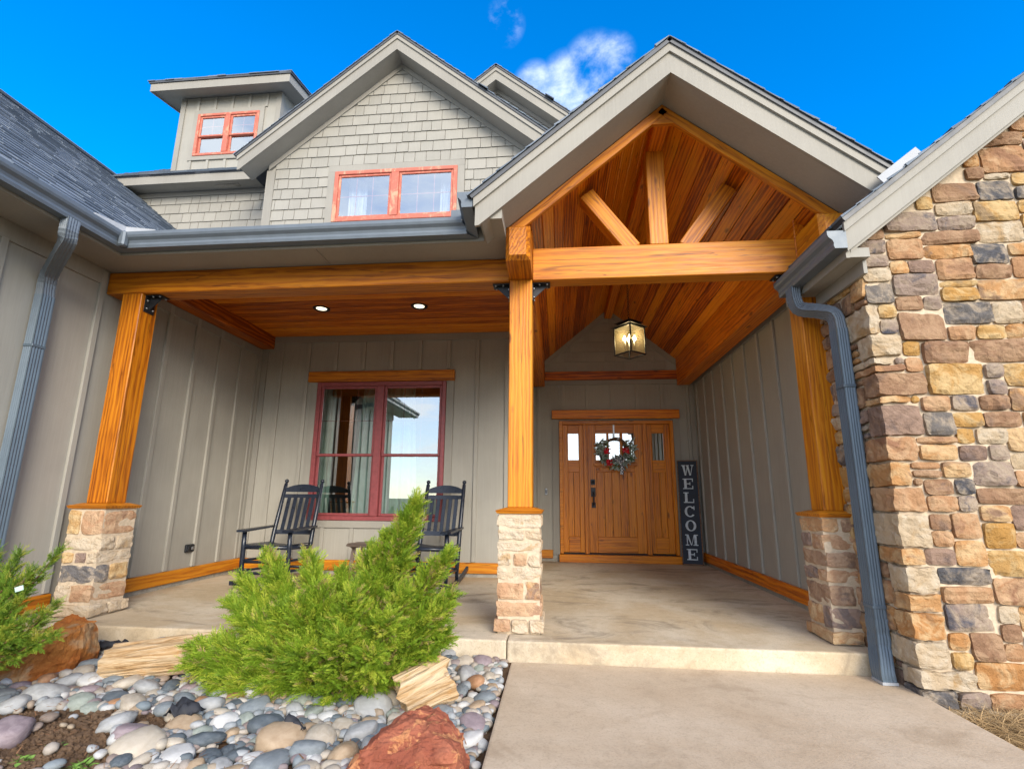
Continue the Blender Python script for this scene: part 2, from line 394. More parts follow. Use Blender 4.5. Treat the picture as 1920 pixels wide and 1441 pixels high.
member('window_header', (-3.37, YW-.032, 2.55), (-1.347, YW-.032, 2.55), .062, .142, M['cedar'], ww)

def window(name, x0, x1, z0, z1, y, frame, gl, split=None, cols=3, rows=2, fw=.055, mull=.10):
    w = put(name, boxmesh(x0, x0+fw, y-.03, y+.05, z0, z1, frame, .006), HOUSE)
    def fr(a, b, c, d, yy=-.03, yb=.05, nm='frame'): return put(nm, boxmesh(a, b, y+yy, y+yb, c, d, frame, .006), w)
    fr(x1-fw, x1, z0, z1); fr(x0+fw, x1-fw, z1-fw, z1); fr(x0+fw, x1-fw, z0, z0+fw)
    xm = (x0+x1)/2; fr(xm-mull/2, xm+mull/2, z0+fw, z1-fw, -.036)
    for a, b in ((x0+fw, xm-mull/2), (xm+mull/2, x1-fw)):
        a += .001; b -= .001; c, d = z0+fw+.001, z1-fw-.001
        zs = split if split else c
        s = .034
        def sash(c0, d0, off):
            fr(a, a+s, c0, d0, off, off+.03, 'sash'); fr(b-s, b, c0, d0, off, off+.03, 'sash')
            fr(a+s, b-s, d0-s, d0, off, off+.03, 'sash'); fr(a+s, b-s, c0, c0+s, off, off+.03, 'sash')
            put('pane', me([(a+s, y+off+.016, c0+s), (b-s, y+off+.016, c0+s), (b-s, y+off+.016, d0-s), (a+s, y+off+.016, d0-s)], [(0,1,2,3)], gl), w)
        if split: sash(c, zs+.015, .012)
        sash(zs-.015 if split else c, d, -.012)
        gx0, gx1, gz0, gz1 = a+s, b-s, (zs-.015 if split else c)+s, d-s
        for k in range(1, cols): xx = gx0+(gx1-gx0)*k/cols; put('muntin', boxmesh(xx-.006, xx+.006, y+.0055, y+.014, gz0, gz1, frame), w)
        for k in range(1, rows): zz = gz0+(gz1-gz0)*k/rows; put('muntin', boxmesh(gx0, gx1, y+.006, y+.0135, zz-.006, zz+.006, frame), w)
    return w
window('window', WX0, WX1, WZ0, WZ1, YW-.01, M['red'], M['glass'], 1.49)
def room(x0, x1, y0, y1, z0, z1, mat):
    vs = [(x0,y0,z0),(x1,y0,z0),(x1,y1,z0),(x0,y1,z0),(x0,y0,z1),(x1,y0,z1),(x1,y1,z1),(x0,y1,z1)]
    put('interior', me(vs, [(0,1,2,3),(4,7,6,5),(1,5,6,2),(2,6,7,3),(3,7,4,0)], mat), HOUSE)
room(-4.0, XJ-.05, YW+.17, 9.6, .0, 2.9, M['room'])
def curtain(label, x0, x1, y, z0, z1, mat, waves, amp=.035, flare=0.0):
    nx, nz = 60, 6; vs = []; fs = []
    for j in range(nz):
        t = j/(nz-1)
        for i in range(nx):
            u = i/(nx-1); x = x0+(x1-x0)*u + flare*(1-t)*(u-.5)
            vs.append((x, y+amp*math.sin(u*waves*2*math.pi+.6*math.sin(3*u+t)), z0+(z1-z0)*t))
    for j in range(nz-1):
        for i in range(nx-1): fs.append((j*nx+i, j*nx+i+1, (j+1)*nx+i+1, (j+1)*nx+i))
    n = len(vs); vs += [(a, b+.004, c) for a, b, c in vs]; fs += [tuple(n+i for i in f[::-1]) for f in fs]
    tag(put('curtain', me(vs, fs, mat, True)), label, 'curtain')
curtain('beige curtain hanging behind the middle of the porch window', -2.72, -1.98, YW+.32, .1, 2.6, M['curtain'], 6, .04, .25)
curtain('beige curtain edge hanging behind the left side of the porch window', -3.34, -3.12, YW+.32, .1, 2.6, M['curtain'], 2)

# front beam, posts and piers
YB0, YB1 = 3.85, 4.04
member('porch_beam', (XW+.003, 3.945, 2.86), (-.388, 3.945, 2.86), .19, .205, M['cedar'], HOUSE)
member('ceiling_beam', (-4.015, 4.045, 3.055), (-4.015, YW-.025, 3.055), .185, .185, M['plank'], HOUSE)
LP, MP, RP = -3.843, -.290, 2.025
def post(xc, ztop):
    p = member('porch_post', (xc, 3.945, .885), (xc, 3.945, ztop), .19, .19, M['cedar_post'], HOUSE, up=(0, -1, 0))
    h = .168; z = .842
    bm = bmesh.new()
    lv = [(-h, z), (h, z)]
    B = [bm.verts.new((xc+a*h, 3.945+b*h, z)) for a, b in ((-1,-1),(1,-1),(1,1),(-1,1))]
    T = [bm.verts.new((xc+a*(h+.012), 3.945+b*(h+.012), z+.022)) for a, b in ((-1,-1),(1,-1),(1,1),(-1,1))]
    U = [bm.verts.new((xc+a*.108, 3.945+b*.108, z+.044)) for a, b in ((-1,-1),(1,-1),(1,1),(-1,1))]
    bm.faces.new(B[::-1]); bm.faces.new(U)
    for A_, B_ in ((B, T), (T, U)):
        for k in range(4): bm.faces.new((A_[k], A_[(k+1) % 4], B_[(k+1) % 4], B_[k]))
    put('post_cap', bm_mesh(bm, M['base_board']), p)
    return p
post(LP, 2.755); post(MP, 2.765); post(RP, 2.765)

def rockbox(w, d, h, seed, mat, cuts=3, amp=.009, rnd=.16):
    bm = bmesh.new(); bmesh.ops.create_cube(bm, size=1.0)
    bmesh.ops.subdivide_edges(bm, edges=list(bm.edges), cuts=cuts, use_grid_fill=True)
    so = Vector((seed*3.7, seed*1.3, seed*7.1)); q = min(w, d, h)*rnd
    for v in bm.verts:
        c = v.co.copy(); p = Vector((c.x*w, c.y*d, c.z*h))
        e = [abs(c.x) > .49, abs(c.y) > .49, abs(c.z) > .49]
        if sum(e) >= 2:
            for k, hit in enumerate(e):
                if hit: p[k] -= math.copysign(q*(.35 if sum(e) == 2 else .55), p[k])
        n = mnoise.noise_vector(p*11 + so)*amp + mnoise.noise_vector(p*26 + so)*amp*.7 + mnoise.noise_vector(p*60 + so)*amp*.35
        v.co = p + n
    return bm_mesh(bm, mat, False)
rs = random.Random(5)
def pier(xc, seed, weights, label=None):
    rr = random.Random(seed); hw = .155; yc = 3.945
    core = put('stone_pier', boxmesh(xc-hw+.002, xc+hw-.002, yc-hw+.002, yc+hw-.002, -.02, .842, M['mortar']), HOUSE)
    if label: core['label'] = label
    z = .006; row = 0; hs = []
    while z < .80:
        h = rr.choice((.085, .10, .12, .135, .15))
        if z+h > .76: h = .838-z
        hs.append((z, h)); z += h
    for k, (z, h) in enumerate(hs):
        grow = .022 if k == 0 else 0.0
        s = rr.uniform(.32, .68); ax = (k+seed) % 2; W_ = 2*(hw+.010+grow); gap = .014
        parts = ((-.5, -.5+s), (-.5+s, .5)) if rr.random() < .8 else ((-.5, -.15), (-.15, .2), (.2, .5))
        for a, b in parts:
            L = (b-a)*W_-gap; c = (a+b)/2*W_
            n = rr.choices(list(weights), list(weights.values()))[0]
            dims = (L, W_, h-gap) if ax == 0 else (W_, L, h-gap)
            ms = rockbox(*dims, rr.uniform(0, 99), PIERS[n], 5, .010, .10)
            loc = (xc+c, yc, z+h/2) if ax == 0 else (xc, yc+c, z+h/2)
            put('stone', ms, core, Matrix.Translation(loc))
    return core
pier(LP, 3, {'gold': 2, 'salmon': 3, 'cream': 4, 'mauve': 2, 'dark': 1})
pier(MP, 8, {'salmon': 5, 'cream': 5, 'brown': 1, 'rust': 1})
pier(RP, 14, {'salmon': 3, 'rust': 3, 'brown': 4, 'dark': 3, 'mauve': 2})

def bracket(xc, z, sx, yc=3.945, zt=0.0):
    """steel angle bracket under a beam at the side sx of a post"""
    b = put('bracket', boxmesh(xc, xc+sx*.006, yc-.055, yc+.055, z-.16, z-.002, M['black']), HOUSE)
    put('bracket_leg', boxmesh(xc+sx*.007, xc+sx*.15, yc-.055, yc+.055, z-.009, z-.003, M['black']), b)
    prism('gusset', [(xc+sx*.007, z-.13), (xc+sx*.13, z-.0095), (xc+sx*.007, z-.0095)], 'y', yc-.004, yc+.004, M['black'], b)
    for dy in (-.035, .035):
        for dz in (-.05, -.125): tube('bolt', [(xc+sx*.006, yc+dy, z+dz), (xc+sx*.018, yc+dy, z+dz)], .009, M['steel'], b, 6)
        for dx in (.06, .125): tube('bolt', [(xc+sx*dx, yc+dy, z-.009), (xc+sx*dx, yc+dy, z-.02)], .009, M['steel'], b, 6)
bracket(LP+.0955, 2.7545, 1); bracket(MP-.0955, 2.7545, -1); bracket(MP+.0955, 2.754, 1); bracket(RP-.0955, 2.754, -1)

# flat plank ceiling of the left bay
cl = box('ceiling', -4.1, -.39, 4.045, YW-.003, 3.162, 3.19, M['room'], HOUSE)
npl = 20; pw = (YW-.026-4.045)/npl
pm = boxmesh(-1.855, 1.855, -pw/2+.0015, pw/2-.0015, -.010, .010, M['plank'], .005)
for k in range(npl): put('plank', pm, cl, Matrix.Translation((-2.245, 4.045+pw*(k+.5), 3.1505)))
for i, (x, y, s) in enumerate(((-2.77, 5.26, 'left'), (-1.586, 5.27, 'right'))):
    t = thing('recessed_light', f'lit round recessed ceiling light, the {s} one of two over the porch', 'ceiling light', (x, y, 3.139), 0, 'recessed lights in the porch ceiling')
    bm = bmesh.new(); N_ = 28
    rg = [[bm.verts.new((x+r*math.cos(2*math.pi*k/N_), y+r*math.sin(2*math.pi*k/N_), z)) for k in range(N_)] for r, z in ((.098, 3.1395), (.096, 3.131), (.074, 3.130), (.058, 3.139))]
    for A_, B_ in zip(rg, rg[1:]):
        for k in range(N_): bm.faces.new((A_[k], A_[(k+1) % N_], B_[(k+1) % N_], B_[k]))
    put('trim_ring', bm_mesh(bm, M['black'], True), t)
    put('lens', me([(x+.060*math.cos(2*math.pi*k/N_), y+.060*math.sin(2*math.pi*k/N_), 3.1375) for k in range(N_)], [tuple(range(N_))[::-1]], M['lamp_on']), t)

# door wall, jog and right wall
dw = wallbox('entry_wall', XJ+.002, .030, YD, YD+.15, -.02, 4.3)
wallbox('entry_wall', 1.850, XE, YD, YD+.15, -.02, 4.3)
wallbox('entry_wall', .031, 1.849, YD, YD+.15, 2.20, 4.3)
wallbox('jog_wall', XJ-.15, XJ, YW+.162, YD+.15, -.02, 3.3)
for x in (-.30, .10, .50, .90, 1.30, 1.70, 2.1):
    if -.05 < x < 1.9: batten(dw, 'x', x, YD, 2.372, 2.795)
    else: batten(dw, 'x', x, YD, .175, 2.795)
box('frieze_board', XJ+.02, XE-.02, YD-.022, YD-.001, 2.797, 2.872, M['trim'], dw)
box('corner_board', XE-.09, XE-.022, YD-.0205, YD-.001, .175, 2.796, M['trim'], dw)
box('door_casing', -.075, .029, YD-.024, YD-.001, .10, 2.222, M['trim'], dw)
box('door_casing', 1.851, 1.955, YD-.024, YD-.001, .10, 2.222, M['trim'], dw)
member('base_board', (XJ+.005, YD-.02, .108), (-.078, YD-.02, .108), .038, .125, M['base_board'], dw)
member('base_board', (1.958, YD-.02, .108), (XE-.04, YD-.02, .108), .038, .125, M['base_board'], dw)
box('stem_wall', XJ+.004, .03, YD-.012, YD+.1, -.3, .0447, M['curb'], dw)
box('stem_wall', 1.86, XE, YD-.012, YD+.1, -.3, .0447, M['curb'], dw)
member('door_header', (-.08, YD-.04, 2.294), (1.95, YD-.04, 2.294), .075, .142, M['plank'], dw)
member('belt_board', (-.19, YD-.025, 2.946), (2.06, YD-.025, 2.946), .046, .145, M['plank'], dw)
er = wallbox('entry_side_wall', XE, XE+.15, 3.86, YD+.15, -.02, 3.4)
for y in np.arange(4.2, 7.95, .405): batten(er, 'n', y, XE, .175, 2.76)
box('frieze_board', XE-.022, XE, 4.06, YD-.025, 2.762, 2.90, M['trim'], er)
member('base_board', (XE-.02, 4.10, .108), (XE-.02, YD-.003, .108), .038, .125, M['plank'], er)
box('stem_wall', XE-.012, XE+.1, 4.06, YD-.013, -.3, .0446, M['curb'], er)

# shingle siding: every shake is a piece
def shakes(par, y, poly, z0, z1, expo, holes=(), seed=1, wmin=.13, wmax=.29, mat=None):
    """poly: list of half planes (a,b,c) keeping a*x+b*z<=c; rows from z0 to z1"""
    rr = random.Random(seed); mat = mat or M['shingle']; z = z0; count = 0
    xmin, xmax = poly['x']
    while z < z1:
        x = xmin - rr.uniform(0, .2)
        while x < xmax:
            w = rr.uniform(wmin, wmax); lo = z + rr.choice((0, 0, 0, .004, -.004)); pl = [(x+.0045, lo), (x+w-.0045, lo), (x+w-.0045, z+expo-.002), (x+.0045, z+expo-.002)]
            for a, b, c in poly['planes']: pl = clip(pl, a, b, c)
            pieces = [pl]
            for hx0, hx1, hz0, hz1 in holes:
                nxt = []
                for q in pieces:
                    if len(q) < 3: continue
                    xs = [p[0] for p in q]; zs = [p[1] for p in q]
                    if max(xs) <= hx0 or min(xs) >= hx1 or max(zs) <= hz0 or min(zs) >= hz1: nxt.append(q); continue
                    nxt += [clip(q, 1, 0, hx0), clip(q, -1, 0, -hx1)]
                    mid = clip(clip(q, -1, 0, -hx0), 1, 0, hx1)
                    if len(mid) > 2: nxt += [clip(mid, 0, 1, hz0), clip(mid, 0, -1, -hz1)]
                pieces = nxt
            for q in pieces:
                if area(q) < .0012: continue
                cx = sum(p[0] for p in q)/len(q); cz = sum(p[1] for p in q)/len(q); n = len(q)
                fr = [(p[0]-cx, -.019+.013*(p[1]-lo)/expo + rr.uniform(-.001, .001), p[1]-cz) for p in q]
                vs = fr + [(p[0]-cx, 0, p[1]-cz) for p in q]
                fs = [tuple(range(n))] + [(i, n+i, n+(i+1) % n, (i+1) % n) for i in range(n)]
                put('shingle', me(vs, fs, mat), par, Matrix.Translation((cx, y, cz))); count += 1
            x += w
        z += expo
    return count
# entry gable above the belt board
GX = .875                     # portico ridge
CEIL0 = 4.115                 # ceiling height at the portico ridge
NSH = shakes(dw, YD-.001, {'x': (-.2, 2.06), 'planes': ((PITCH_R, 1, CEIL0-.10+PITCH_R*GX), (-PITCH_R, 1, CEIL0-.10-PITCH_R*GX), (-1, 0, .19), (1, 0, 2.06))}, 3.02, 4.05, .17, seed=4)
for s in (-1, 1):
    member('rake_trim', (GX+s*.03, YD-.018, CEIL0-.085), (GX+s*1.2, YD-.018, CEIL0-.055-PITCH_R*1.2), .034, .10, M['trim'], dw, up=(0, 0, 1))

# ------------------------------------------------------------------ portico: purlins, truss, plank ceiling, roof
PB, PT = 2.765, 3.055
def purlin(xc, y0, y1, nm):
    bm = bmesh.new(); L = y1-y0; h = (PT-PB)/2; w = .096; c = .03
    rings = []
    for x, k in ((-L/2, c), (-L/2+.04, 0), (L/2, 0)):
        rings.append([bm.verts.new((x, a*(w-k), b*(h-k))) for a, b in ((-1,-1),(1,-1),(1,1),(-1,1))])
    bm.faces.new(rings[0][::-1]); bm.faces.new(rings[-1])
    for A_, B_ in zip(rings, rings[1:]):
        for k in range(4): bm.faces.new((A_[k], A_[(k+1) % 4], B_[(k+1) % 4], B_[k]))
    mw = frame_from((0, 1, 0), (0, 0, 1)); mw.translation = (xc, (y0+y1)/2, (PT+PB)/2)
    return put(nm, bm_mesh(bm, M['cedar']), HOUSE, mw)
purlin(MP+.002, 3.47, 3.848, 'beam_end'); purlin(RP+.02, 3.47, 3.848, 'beam_end')
member('side_beam', (MP+.002, 3.8485, 3.005), (MP+.002, YD-.05, 3.005), .19, .48, M['plank'], HOUSE)
member('side_beam', (RP+.02, 3.8485, 3.005), (RP+.02, YD-.05, 3.005), .20, .48, M['plank'], HOUSE)
member('tie_beam', (MP+.10, 3.925, 2.90), (RP-.08, 3.925, 2.90), .15, .29, M['cedar'], HOUSE)
member('king_post', (GX-.005, 3.925, 3.046), (GX-.005, 3.925, 3.93), .155, .14, M['cedar_post'], HOUSE, up=(0, -1, 0))
for s in (-1, 1):
    member('strut', (GX+s*.215, 3.925, 3.02), (GX+s*.60, 3.925, 3.555), .135, .14, M['cedar'], HOUSE, up=(0, -1, 0))
member('ridge_beam', (GX, 3.56, 4.01), (GX, YD-.05, 4.01), .115, .17, M['plank'], HOUSE)
pc = put('portico_ceiling', me([(GX, 3.54, CEIL0+.02), (GX+1.35, 3.54, CEIL0+.02-PITCH_R*1.35), (GX+1.35, YD, CEIL0+.02-PITCH_R*1.35), (GX, YD, CEIL0+.02), (GX-1.35, 3.54, CEIL0+.02-PITCH_R*1.35), (GX-1.35, YD, CEIL0+.02-PITCH_R*1.35)], [(0,1,2,3),(0,3,5,4)], M['room']), HOUSE)
sl_len = math.hypot(1, PITCH_R); npk = 13; run = 1.28; pwk = run*sl_len/npk
pkm = boxmesh(-(YD-3.56)/2, (YD-3.56)/2, -pwk/2+.0018, pwk/2-.0018, -.009, .009, M['plank'], .005)
for s in (-1, 1):
    nrm = Vector((s*PITCH_R, 0, 1)).normalized()
    for k in range(npk):
        d = (k+.5)*run/npk; mw = frame_from((0, 1, 0), nrm); mw.translation = Vector((GX+s*d, (YD+3.56)/2, CEIL0-PITCH_R*d))
        put('plank', pkm, pc, mw)
YT, YBG = 3.53, 3.20           # wooden rake board, bargeboard
SOFA = 4.085
for s in (-1, 1):
    t = .078; nv = Vector((-s*PITCH_R, 0, -1)).normalized(); a = Vector((GX-s*.0, YT, SOFA-.004)); b = Vector((GX+s*1.268, YT, SOFA-.004-PITCH_R*1.268)); du = (b-a).normalized()
    member('rake_board', a+nv*t/2+du*.012, b+nv*t/2, .040, t, M['cedar'], HOUSE, bev=.003)
prism('rake_apex', [(GX-.10, SOFA-.09-PITCH_R*.10), (GX+.10, SOFA-.09-PITCH_R*.10), (GX+.10, SOFA+.002-PITCH_R*.10), (GX, SOFA+.002), (GX-.10, SOFA+.002-PITCH_R*.10)], 'y', YT-.017, YT+.017, M['cedar'], HOUSE)

def gable_trim(cx, yb, yw, zsof, ztop, left, right, pitch=PITCH_R, par=HOUSE, strip=True, frieze=0.0, roofback=None, roofmat=None, tailcut=True):
    """bargeboards, sloping soffits and roof planes of a gable that faces the camera"""
    h = ztop-zsof
    for s, run in ((-1, left), (1, right)):
        def pt(d, z): return (cx+s*d, z-pitch*d)
        bd = prism('bargeboard', [pt(0, zsof), pt(run-.03, zsof), (cx+s*run, zsof-pitch*run+.02), pt(run, ztop), pt(0, ztop)], 'y', yb, yb+.025, M['trim'], par)
        prism('shingle_mould', [pt(0, ztop-.075), pt(run+.012, ztop-.075), pt(run+.012, ztop+.002), pt(0, ztop+.002)], 'y', yb-.018, yb-.001, M['trim'], bd)
        prism('soffit', [pt(0, zsof+.001), pt(run-.05, zsof+.001), pt(run-.05, zsof+.02), pt(0, zsof+.02)], 'y', yb+.026, yw, M['soffit'], par)
        if frieze: prism('rake_frieze', [pt(0, zsof-.001), pt(run-.32, zsof-.001), pt(run-.32, zsof-frieze), pt(0, zsof-frieze)], 'y', yw-.03, yw-.001, M['trim'], par)

def roof_plane(e0, along, La, up, Ls, name='roof', expo=.14, seed=2, clips=(), thick=.022, par=HOUSE, drip=True):
    """shingle roof: deck plus courses of separate tabs; plane coordinates (u along the eave, v up the slope)"""
    rr = random.Random(seed); e0 = Vector(e0); a = Vector(along).normalized(); u = Vector(up).normalized(); n = a.cross(u).normalized()
    if n.z < 0: n = -n
    clips = tuple(clips) + ((0, 1, Ls),)
    deck = [(0, 0), (La, 0), (La, Ls), (0, Ls)]
    for c in clips: deck = clip(deck, *c)
    k = len(deck); D = [e0+a*p[0]+u*p[1] for p in deck]
    d = put(name, me(D + [p - n*.03 for p in D], [tuple(range(k)), tuple(range(2*k-1, k-1, -1))] + [(i, (i+1) % k, k+(i+1) % k, k+i) for i in range(k)], M['drip']), par)
    vs, fs = [], []
    v = -.015; row = 0
    while v < Ls:
        x = -.012 - rr.uniform(0, .2)
        while x < La+.012:
            w = rr.uniform(.13, .30); lo = v+rr.choice((0, 0, .010, .018)); th = rr.choice((.006, .009, .013))
            pl = [(max(x, -.012), lo), (min(x+w-.003, La+.012), lo), (min(x+w-.003, La+.012), v+expo+.03), (max(x, -.012), v+expo+.03)]
            for c in clips: pl = clip(pl, *c)
            if area(pl) > .001:
                m0 = len(vs); q = len(pl)
                for p in pl:
                    t = (p[1]-lo)/(expo+.03); vs.append(e0+a*p[0]+u*p[1]+n*(.004+th*(1-t)+.004*(1-t)))
                for p in pl: vs.append(e0+a*p[0]+u*p[1]+n*.001)
                fs.append(tuple(range(m0, m0+q))); fs += [(m0+i, m0+q+i, m0+q+(i+1) % q, m0+(i+1) % q) for i in range(q)]
            x += w
        v += expo; row += 1
    ms = me(vs, fs, M['roof']); o = put('roof_shingles', ms, d); o['kind'] = 'stuff'
    return d
def gable_roof(cx, y0, y1, ztop, left, right, pitch=PITCH_R, seed=3, par=HOUSE, lclip=()):
    f = math.hypot(1, pitch)
    for s, run in ((-1, left), (1, right)):
        roof_plane((cx+s*(run+.03), y0, ztop-pitch*(run+.03)+.032), (0, 1, 0), y1-y0, (-s, 0, pitch), (run+.03)*f, seed=seed+s, par=par, clips=lclip if s < 0 else ())
# portico
gable_trim(GX, YBG, YT-.021, SOFA, 4.335, 1.455, 1.455)
_f = math.hypot(1, PITCH_R); _z0 = 4.335-PITCH_R*1.495+.032
gable_roof(GX, YBG-.03, 8.3, 4.335, 1.465, 1.465, lclip=((.4, -PITCH_R/_f, _z0-3.085+.4*(3.47-YBG+.03)),))   # valley against the porch roof
for s, x0 in ((-1, GX-1.43), (1, GX+1.43)):     # boxed eave returns beside the beams
    xb = MP-.095 if s < 0 else RP+.12
    prism('eave_return', [(x0, SOF-.004), (xb-.0, SOF-.004), (xb, 3.10), (x0+s*.02, 3.02)] if s < 0 else [(xb, SOF-.004), (x0, SOF-.004), (x0, 3.02), (xb, 3.10)], 'y', YBG+.03, 3.86 if s < 0 else 4.4, M['soffit'], HOUSE)

# ------------------------------------------------------------------ porch eave, left wing roof, gutters
YF = 3.50; XF = -3.66
box('soffit', XW+.024, GX-1.4305, YF+.02, 3.90, SOF, SOF+.02, M['soffit'], HOUSE)
box('soffit', XW+.024, XF-.02, .24, YF+.019, SOF, SOF+.0205, M['soffit'], HOUSE)
box('soffit_joint', -2.0, -1.975, YF+.02, 3.849, SOF-.006, SOF-.0005, M['trim'], HOUSE)
box('fascia', XF+.0, GX-1.4305, YF-.005, YF+.02, SOF-.03, 3.09, M['trim'], HOUSE)
box('fascia', XF-.02, XF, .25, YF-.006, SOF-.03, 3.09, M['trim'], HOUSE)
roof_plane((-7.0, YF-.03, 3.085), (1, 0, 0), 6.45, (0, 1, .40), 3.6, seed=11, clips=((-1, 0, -2.6),))
WE, WRX = XF+.02, -7.45                                  # wing roof: eave and ridge
f = math.hypot(1, PITCH_R); Lr = (WE-WRX)*f
roof_plane((WE, .25, 3.075), (0, 1, 0), 6.60, (-1, 0, PITCH_R), Lr, seed=21, clips=((-f, 1, 0), (.4, -PITCH_R/f, .4*3.22)))
roof_plane((WE, .25, 3.076), (-1, 0, 0), 7.6, (0, 1, PITCH_R), Lr, seed=22, clips=((-f, 1, 0), (f, 1, 7.6*f)))
roof_plane((-11.2, .25, 3.075), (0, 1, 0), 6.60, (1, 0, PITCH_R), Lr, seed=23, clips=((-f, 1, 0),))
put('ridge_cap', boxmesh(WRX-.12, WRX+.12, 4.0, 6.85, 6.205, 6.245, M['roof'], .02), HOUSE)

GP = [(0, .125), (0, 0), (.080, 0), (.086, .022), (.083, .040), (.090, .060), (.112, .080), (.119, .098), (.119, .125), (.106, .125)]
def gutter_run(p0, p1, out, nm='gutter', caps=(False, False), mit=(0.0, 0.0)):
    """K-style trough; out is the horizontal direction away from the fascia; mit lengthens the outer lip (mitre)"""
    p0, p1, out = Vector(p0), Vector(p1), Vector(out); d = (p1-p0).normalized(); bm = bmesh.new(); t = .004
    inner = [(u+(t if i == 0 else -t if i > 1 else t)*(1 if i < 2 else .8), v+(t if 0 < i < 3 else 0)) for i, (u, v) in enumerate(GP)]
    prof = GP + inner[::-1]
    A = [bm.verts.new(p0 - d*(u*mit[0]) + out*u + Vector((0, 0, v))) for u, v in prof]
    B = [bm.verts.new(p1 + d*(u*mit[1]) + out*u + Vector((0, 0, v))) for u, v in prof]
    n = len(prof)
    for i in range(n): bm.faces.new((A[i], A[(i+1) % n], B[(i+1) % n], B[i]))
    o = put(nm, bm_mesh(bm, M['gutter']), HOUSE)
    for c, p, sg in zip(caps, (p0, p1), (-1, 1)):
        if c:
            bm = bmesh.new(); V0 = [bm.verts.new(p + out*u + Vector((0, 0, v)) + d*sg*.001) for u, v in GP]; V1 = [bm.verts.new(p + out*u + Vector((0, 0, v)) + d*sg*.005) for u, v in GP]
            bm.faces.new(V0); bm.faces.new(V1[::-1]); m_ = len(GP)
            for i in range(m_): bm.faces.new((V0[i], V0[(i+1) % m_], V1[(i+1) % m_], V1[i]))
            put('end_cap', bm_mesh(bm, M['gutter']), o)
    return o
GB = 2.955
ga = gutter_run((XF+.001, .25, GB), (XF+.001, YF-.007, GB), (1, 0, 0), mit=(0, -1), caps=(True, False))
gb = gutter_run((XF+.001, YF-.007, GB), (GX-1.475, YF-.007, GB), (0, -1, 0), mit=(-1, -1))
gc = gutter_run((GX-1.475, YF-.007, GB+.001), (GX-1.475, YBG+.005, GB+.09), (-1, 0, 0), caps=(False, True))
put('gutter_strap', boxmesh(XF+.095, XF+.150, YF-.15, YF-.095, GB-.004, GB+.128, M['gutter'], .012), ga)
prism('splash_guard', [(XF+.02, YF-.33), (XF+.06, YF-.33), (XF+.125, YF-.12), (XF+.33, YF-.06), (XF+.33, YF-.02), (XF+.02, YF-.02)], 'z', GB+.127, GB+.175, M['flash'], ga)
put('splash_guard', boxmesh(GX-1.68, GX-1.50, YF-.10, YF-.092, GB+.120, GB+.20, M['gutter']), gb)

def corr(w, d):
    """corrugated rectangular section"""
    pts = []
    for (x0, y0, x1, y1, nx, ny) in ((-w/2, -d/2, w/2, -d/2, 0, 1), (w/2, -d/2, w/2, d/2, -1, 0), (w/2, d/2, -w/2, d/2, 0, -1), (-w/2, d/2, -w/2, -d/2, 1, 0)):
        k = 9
        for i in range(k):
            t = (i+.0)/k; dip = .0045 if i in (2, 4, 6, 8) else 0
            pts.append((x0+(x1-x0)*t+nx*dip, y0+(y1-y0)*t+ny*dip))
    return pts
def sweep(name, path, xref, prof, mat, parent, crimps=()):
    bm = bmesh.new(); P = [Vector(p) for p in path]; rings = []
    for i, p in enumerate(P):
        d = (P[min(i+1, len(P)-1)]-P[max(i-1, 0)]).normalized(); x = Vector(xref); x = (x-d*x.dot(d)).normalized(); y = d.cross(x)
        s = .955 if i in crimps else 1.0
        rings.append([bm.verts.new(p+(x*a+y*b)*s) for a, b in prof])
    n = len(prof)
    for A, B in zip(rings, rings[1:]):
        for k in range(n): bm.faces.new((A[k], A[(k+1) % n], B[(k+1) % n], B[k]))
    bm.faces.new(rings[0][::-1]); bm.faces.new(rings[-1])
    return put(name, bm_mesh(bm, mat), parent)
def bez(pts, n):
    """smooth path through control points by Catmull-Rom"""
    P = [Vector(p) for p in pts]; P = [2*P[0]-P[1]] + P + [2*P[-1]-P[-2]]; out = []
    for i in range(1, len(P)-2):
        for k in range(n):
            t = k/n; a, b, c, d = P[i-1:i+3]
            out.append(.5*((2*b)+(c-a)*t+(2*a-5*b+4*c-d)*t*t+(3*b-a-3*c+d)*t**3))
    return out + [P[-2]]
def downspout(top, low, foot, xref, label=None):
    ds = sweep('downspout', [low[0], low[1]], xref, corr(.098, .075), M['spout'], HOUSE)
    pth = bez(top, 7); sweep('elbow', pth, xref, corr(.092, .070), M['gutter'], ds, crimps=set(range(3, len(pth)-3, 2)))
    for zz in (low[0][2]-.42, low[1][2]+.10):
        if zz > low[1][2]: put('strap', boxmesh(-.052, .052, -.041, .041, -.011, .011, M['spout'], .002), ds, Matrix.Translation((low[0][0], low[0][1], zz)) @ frame_from(xref, (0, 0, 1)))
    if foot:
        pf = bez(foot, 6); sweep('foot_elbow', pf, xref, corr(.104, .081), M['spout'], ds, crimps=(4, 5, 10, 11))
        e = pf[-1]; put('foot_lip', boxmesh(-.055, .055, -.045, .045, -.008, .008, M['flash']), ds, Matrix.Translation(e+Vector((0, 0, -.002))) @ frame_from(xref, (0, 0, 1)))
    return ds
downspout([(-3.60, 3.0, GB+.01), (-3.60, 3.0, 2.86), (-3.66, 3.05, 2.79), (-3.96, 3.24, 2.70), (-4.045, 3.29, 2.62), (-4.048, 3.30, 2.46)],
          ((-4.048, 3.30, 2.50), (-4.048, 3.30, -.2)), None, (0, 1, 0))

# ------------------------------------------------------------------ upper storey
UX0, UX1 = -4.33, -.34; UC = -2.335; UZ = 7.545; UYB = 5.975
uw = wallbox('gable_wall', UX0, -3.265, YW+.001, YW+.14, 3.9, 7.4)
